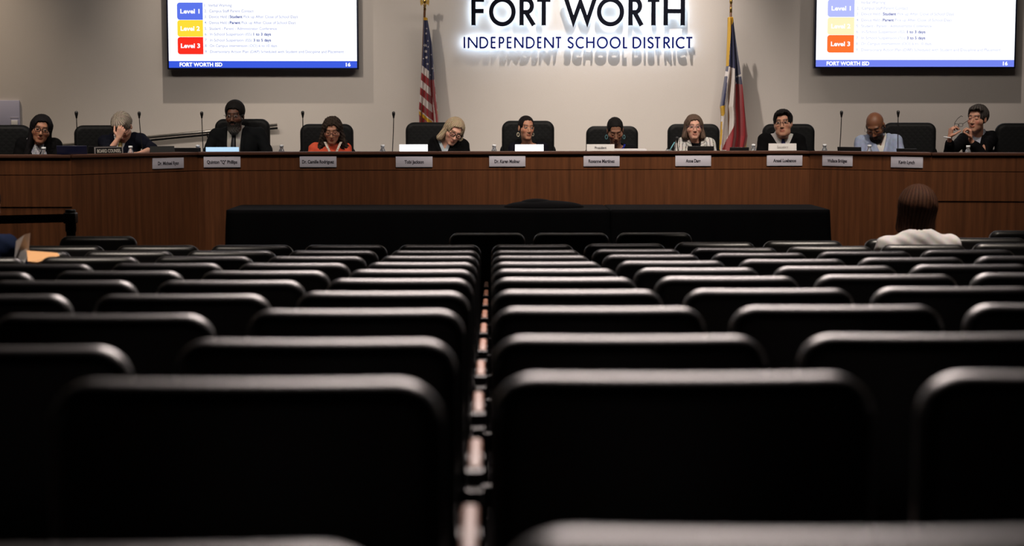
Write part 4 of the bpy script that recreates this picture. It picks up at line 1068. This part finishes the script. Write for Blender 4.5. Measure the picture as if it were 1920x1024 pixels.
class spectacles:
    def __init__(s, st): s.st = st
    def build_to(s, e, T4):
        w, h, r, m, dz = s.st; b = MB()
        for sx in (-1, 1):
            pts = []
            for k in range(25):
                a = 2*math.pi*k/24; cxx, sz = math.cos(a), math.sin(a); p = .62
                pts.append((sx*.033+w/2*math.copysign(abs(cxx)**p, cxx), -.101+.004*abs(cxx), dz+h/2*math.copysign(abs(sz)**p, sz)))
            b.tube(pts, r, m, 6, M=T4)
            b.tube([(sx*(.033+w/2), -.098, dz+.004), (sx*.080, -.075, dz+.006), (sx*.083, .0, dz+.006), (sx*.083, .018, dz-.006)], r*.8, m, 6, M=T4)
        b.tube([(-.033+w/2, -.101, dz+.003), (0, -.106, dz+.006), (.033-w/2, -.101, dz+.003)], r, m, 6, M=T4)
        return b.build('spectacles', e)
LIGHT, TAN, OLIVE, BROWN, DARK = (.66, .36, .26), (.47, .225, .14), (.40, .185, .11), (.19, .078, .040), (.135, .058, .034)
G_blk = lambda w=.052, h=.036, r=.0026, dz=.004: (w, h, r*1.15, M_frame, dz)
M_thin = mat('thin_metal_frame', (.08, .07, .07), .3, .8)
NAVY = (.006, .007, .014); BLK = (.004, .004, .0045)
def blouse_pat(P, c, mid, vsd):
    t = np.sin(P[:, 0]*260+np.sin(P[:, 2]*170)*2)*np.sin(P[:, 2]*230+np.sin(P[:, 0]*150)*2); c[t > .25] = (.05, .06, .12)
def jacket_stripes(P, c, mid, vsd):
    v = vsd(P); s = np.where((v < .05) & (v > -.02), P[:, 2]*1.0-np.abs(P[:, 0]-mid[0])*.6, P[:, 0]+.12*np.sign(P[:, 0]-mid[0])*(P[:, 2]-mid[2])*.8); c[(np.mod(s, .034) < .0065)] = (.06, .055, .06)
def blazer_pat(P, c, mid, vsd):
    t = np.mod(P[:, 0], .007) < .003; c[t] *= .88
person('woman with long black hair and glasses, black jacket over patterned blouse, far left seat', (77, 243), 15.10, (16, 4, 10), 1.04, OLIVE, 'long', (.006, .005, .006), 66, ((42, 270), (104, 272)),
       dict(kind='blazer', col=BLK, shirt=(.45, .45, .48), spat=blouse_pat, v=.15, vw=.5, collar=False), face=dict(gaze=.002, brow=(.01, .008, .008)), glasses=G_blk(.050, .034, .0028))
# the man resting his bowed head on one hand
Yb = 15.45; base = np.array(PY(232, 300, Yb+.10)); bz = np.array((base[0], base[1], ZP)); W = lambda px, py, Y: np.array(PY(px, py, Y))-bz
person('grey-haired man in navy suit, head bowed, resting his forehead on his hand', (229, 239), Yb, (-8, 42, -6), 1.06, LIGHT, 'sweep', (.16, .13, .10), 232, ((196, 266), (264, 262)),
       dict(kind='suit', col=NAVY, shirt=(.5, .5, .52), tie=(.25, .18, .05), tiename='gold', v=.13, cuff=.12),
       arms=[(W(205, 285, 15.20), W(222, 259, 15.22), dict(fwd=(.35, .05, 1), nor=(-.2, 1, .1), side=-1, curl=(35, 75, 45), tcurl=.5)), (W(285, 280, 15.35), W(262, 288, 15.15), None)],
       face=dict(eyes='closed', brow=(.2, .17, .14)), glasses=G_blk(.050, .034, .0022), hcol2=(.42, .37, .31))
person('bearded man in dark suit, pale shirt and black tie, glasses, leaning towards his microphone', (440, 217), 16.15, (-6, 6, 0), 1.08, DARK, 'afro', (.007, .006, .006), 447, ((404, 253), (487, 251)),
       dict(kind='suit', col=(.007, .008, .009), shirt=(.42, .40, .37), tie=(.008, .008, .012), tiename='black', v=.30, vw=.05, vwid=.055, vx=-.02, clip=True),
       arms=[(V3(-.33, -.16, .76), V3(-.20, -.42, .80), None), (V3(.36, -.16, .76), V3(.42, -.40, .79), None)],
       face=dict(beard=(.012, .010, .009), bd=.9, beardvol=.028, bgrey=1, brow=(.01, .01, .01), jaw=1.05, lips=(.12, .05, .04)), glasses=(.050, .032, .0018, M_thin, .004), tw=1.2)
person('woman in coral top with a lanyard and reading glasses, looking down', (623, 245), 16.25, (0, 17, 0), 1.0, TAN, 'frizz', (.020, .013, .010), 619, ((590, 279), (648, 279)),
       dict(kind='top', col=(.75, .115, .060), neck=.058, crew=True, name='coral_top'), face=dict(eyes='closed', brow=(.04, .025, .02)), glasses=(.048, .034, .0024, mat('brown_frame', (.05, .02, .02), .3), -.002), hcol2=(.06, .042, .032))
person('blonde woman in black jacket and pale collar, head tilted, looking down', (851, 247), 16.35, (12, 22, 20), 1.05, LIGHT, 'chin', (.26, .19, .12), 846, ((816, 268), (868, 272)),
       dict(kind='suit', col=BLK, shirt=(.42, .47, .52), v=.14, vw=.40, open=.05, vx=-.04), face=dict(eyes='closed', brow=(.15, .10, .06)), glasses=G_blk(.050, .034, .0030), hcol2=(.50, .40, .27))
person('woman with dark hair pulled back, hoop earrings and black top', (987, 240), 16.45, (17, 2, 2), .97, TAN, 'back', (.008, .006, .006), 990, ((964, 278), (1018, 278)),
       dict(kind='top', col=(.007, .007, .012), neck=.082, nz=-.01, name='black_top'), face=dict(gaze=.003, brow=(.015, .01, .01), jaw=.92))
person('woman with black hair in blue top and black jacket, looking down', (1153.5, 245), 16.45, (2, 30, -3), 1.0, (.27, .13, .08), 'back', (.007, .006, .006), 1156, ((1126, 282), (1184, 282)),
       dict(kind='blazer', col=(.006, .006, .007), shirt=(.012, .02, .22), v=.10, vw=.6, collar=False), face=dict(eyes='closed', brow=(.015, .01, .01)))
person('woman with brown bob and glasses, white jacket with thin dark stripes', (1301, 239), 16.4, (0, 0, 0), .97, LIGHT, 'bob', (.075, .048, .034), 1303, ((1277, 270), (1330, 270)),
       dict(kind='blazer', lapel=True, col=(.62, .60, .58), pat=jacket_stripes, shirt=(.008, .008, .01), v=.16, vw=.16, vwid=.02, collar=False), face=dict(brow=(.10, .06, .04)), glasses=(.046, .032, .0016, mat('plum_frame', (.10, .04, .10), .3), .003), hcol2=(.15, .10, .075))
person('dark-haired man in black suit, white shirt and blue tie, head turned to the left', (1468, 231.5), 16.4, (-16, -2, -4), 1.10, (.57, .30, .20), 'sweep', (.008, .007, .007), 1466, ((1432, 262), (1499, 262)),
       dict(kind='suit', col=(.004, .004, .0045), shirt=(.62, .61, .60), tie=(.008, .014, .12), tiename='blue', v=.15, vw=.55), face=dict(gaze=-.002, brow=(.01, .008, .008), chubby=1, jaw=1.08), glasses=(.048, .028, .0020, M_frame, .004), tw=1.1)
person('bald man in pale blue blazer and white shirt, glasses, head bowed to the left', (1641, 237), 16.0, (-24, 34, -6), 1.10, BROWN, None, None, 1648, ((1614, 266), (1680, 264)),
       dict(kind='suit', col=(.34, .40, .56), pat=blazer_pat, shirt=(.62, .60, .56), v=.15, vw=.34, open=.05), face=dict(eyes='closed', beard=(.014, .010, .009), bd=.8, beardvol=.002, brow=(.02, .015, .012)), glasses=(.048, .032, .0016, M_thin, .002), tw=1.05)
Yb = 15.85; base = np.array(PY(1835, 300, Yb+.10)); bz = np.array((base[0], base[1], ZP))
person('dark-haired man in black suit raising both hands to take off his glasses', (1832, 222.5), Yb, (-42, 2, 4), 1.06, (.57, .29, .20), 'sweep', (.028, .024, .022), 1838, ((1806, 262), (1862, 258)),
       dict(kind='suit', col=(.004, .004, .005), shirt=(.40, .42, .50), v=.13, vw=.34, cuff=.62, vx=-.04),
       arms=[(W(1777, 287, 15.62), W(1777.5, 259, 15.50), dict(fwd=(.12, -.10, 1), nor=(1, .1, .1), side=1, curl=(48, 52, 30), tcurl=.9, sc=1.08)),
             (W(1836, 290, 15.55), W(1817, 262, 15.52), dict(fwd=(-.12, -.08, 1), nor=(-1, .1, .1), side=-1, curl=(55, 55, 35), tcurl=.9, sc=1.08))],
       face=dict(eyes='closed', brow=(.03, .025, .022), jaw=1.0), hcol2=(.09, .08, .075))
# the glasses in his fingers
p0 = PY(1797, 234.5, 15.47); b = MB(); q = lambda px, py, y: PY(px, py, y)-p0
for cxp in (1793.5, 1801.5):
    pts = []
    for k in range(21): a = 2*math.pi*k/20; pts.append(q(cxp+3.7*math.copysign(abs(math.cos(a))**.6, math.cos(a)), 234.8+3.0*math.copysign(abs(math.sin(a))**.6, math.sin(a))-(cxp-1797)*.1, 15.47))
    b.tube(pts, .0022, M_frame, 6)
b.tube([q(1789.8, 233, 15.47), q(1791, 229, 15.50), q(1796, 222, 15.54), q(1802, 217.5, 15.58), q(1805, 218.5, 15.6)], .0026, M_frame, 6)
b.tube([q(1805.2, 232.5, 15.47), q(1812, 228, 15.52), q(1822, 222, 15.58), q(1830, 218, 15.62)], .0022, M_frame, 6)
o = b.build('eyeglasses'); o.location = p0; tag(o, 'dark-framed eyeglasses held up between the man\'s two hands', 'glasses')
p0 = PY(1777, 258, 15.50); b = MB(); b.tube([(math.cos(2*math.pi*k/20)*.036, math.sin(2*math.pi*k/20)*.034, .006*math.cos(2*math.pi*k/20)*-1) for k in range(21)], .0055, M_cap, 8, caps=False)
o = b.build('bracelet'); o.location = p0; tag(o, 'white bracelet on the raised wrist of the man holding glasses', 'bracelet')
def by_label(s): return [o for o in COL.objects if o.name.startswith('person') and s in o.get('label', '')][0]
# earrings, lanyard, ring
def hoop(who, side, Hpx, m, r=.017, tr=.003):
    e = by_label(who); p = PY(Hpx[0], Hpx[1], Hpx[2])-e.location
    MB().tube([p+Vector((math.cos(2*math.pi*k/16)*r*.6, 0, math.sin(2*math.pi*k/16)*r)) for k in range(17)], tr, m, 6, caps=False).build('earring', e)
M_pearl = mat('pale_gold', (.75, .66, .50), .3, .6)
M_teal = mat('teal_earring', (.12, .28, .32), .3, .3)
hoop('hoop earrings', -1, (971.5, 252.5, 16.42), M_pearl, .019, .0045); hoop('hoop earrings', 1, (999, 252, 16.44), M_pearl, .016, .004)
hoop('blue top', -1, (1137, 257, 16.38), M_teal, .020, .003); hoop('blue top', 1, (1170, 257, 16.38), M_teal, .018, .003)
e = by_label('coral'); b = MB(); M_lan = mat('patterned_lanyard', (.55, .48, .42), .7, noise=((90, 90, 90), .7))
def strip(pts, w, m):
    vs = []; fs = []
    for p in pts: vs += [tuple(p+Vector((-w/2, 0, 0))), tuple(p+Vector((w/2, 0, 0))), tuple(p+Vector((w/2, .003, 0))), tuple(p+Vector((-w/2, .003, 0)))]
    for i in range(len(pts)-1):
        a = 4*i
        for q_ in range(4): fs.append((a+q_, a+(q_+1) % 4, a+4+(q_+1) % 4, a+4+q_))
    return MB().add(vs, fs, m)
for L_ in (((609, 266, 16.24), (611, 270, 16.20), (615, 278, 16.175), (620, 289, 16.165)), ((639.5, 266, 16.24), (637.5, 270, 16.20), (634, 278, 16.175), (629, 289, 16.165))):
    strip([PY(*p)-e.location for p in L_], .022, M_lan).build('lanyard', e)
# ------------------------------------------------------------------ people in the seats, backs to the camera
def seated_back(label, head, d, zrow, **kw): pass
seat_w = SEATS.get((9, 1, 4)); 
Yw = 9.95
person('person with short brown bob and white sweater, seen from behind in the seats', (1717, 394), Yw, (183, 0, -3), 1.14, TAN, 'backbob', (.032, .013, .008), 1720, ((1661, 461), (1783, 458)),
       dict(kind='top', col=(.74, .71, .72), crew=True, trap=True, neck=.058, nz=.045, name='sweater'), zfl=0.0, back=True, seat=.46, hcol2=(.085, .036, .020), tw=1.1)
Yj = 8.95
base = np.array(PY(-22, 300, Yj-.10)); bz = np.array((base[0], base[1], zfloor(Yj)))
person('person in navy jacket at the left edge, seen from behind, holding papers', (-30, 388), Yj, (178, 4, 0), 1.05, TAN, 'short', (.03, .022, .018), -22, ((-64, 463), (14, 462)),
       dict(kind='blazer', col=(.013, .021, .055), shirt=(.5, .5, .5), v=.2, collar=False),
       arms=[(V3(-.26, .14, .60), V3(-.06, .42, .70), None), (V3(.20, .16, .60), V3(.10, .42, .72), None)], zfl=zfloor(Yj), back=True, seat=.46)
# papers held up and the folder beside him
b = MB(); A_ = [PY(30, 452, 8.70), PY(46, 440, 8.72), PY(56.5, 437, 8.75), PY(54, 470, 8.75), PY(47, 492, 8.73), PY(26, 492, 8.70)]; o0_ = A_[3]; vs = [p-o0_ for p in A_]+[p-o0_+Vector((0, .003, 0)) for p in A_]; n = 6
b.add(vs, [list(range(n)), list(range(n, 2*n))[::-1]]+[(i, i+n, (i+1) % n+n, (i+1) % n) for i in range(n)], M_paper); o = b.build('sheet_of_paper'); o.location = o0_
tag(o, 'white sheet of paper held up by the person in the navy jacket', 'paper')
A_ = [PY(50, 469.5, 8.72), PY(60, 470.5, 8.74), PY(108, 474, 8.74), PY(112, 480, 8.70), PY(100, 482, 8.66), PY(70, 492, 8.62), PY(52, 490, 8.62)]; o0_ = A_[1]; n = len(A_); b = MB(); vs = [p-o0_ for p in A_]+[p-o0_+Vector((0, .012, -.012)) for p in A_]
b.add(vs, [list(range(n)), list(range(n, 2*n))[::-1]]+[(i, i+n, (i+1) % n+n, (i+1) % n) for i in range(n)], M_manila); o = b.build('manila_folder'); o.location = o0_
tag(o, 'orange manila folder on the seats beside the navy jacket', 'folder')
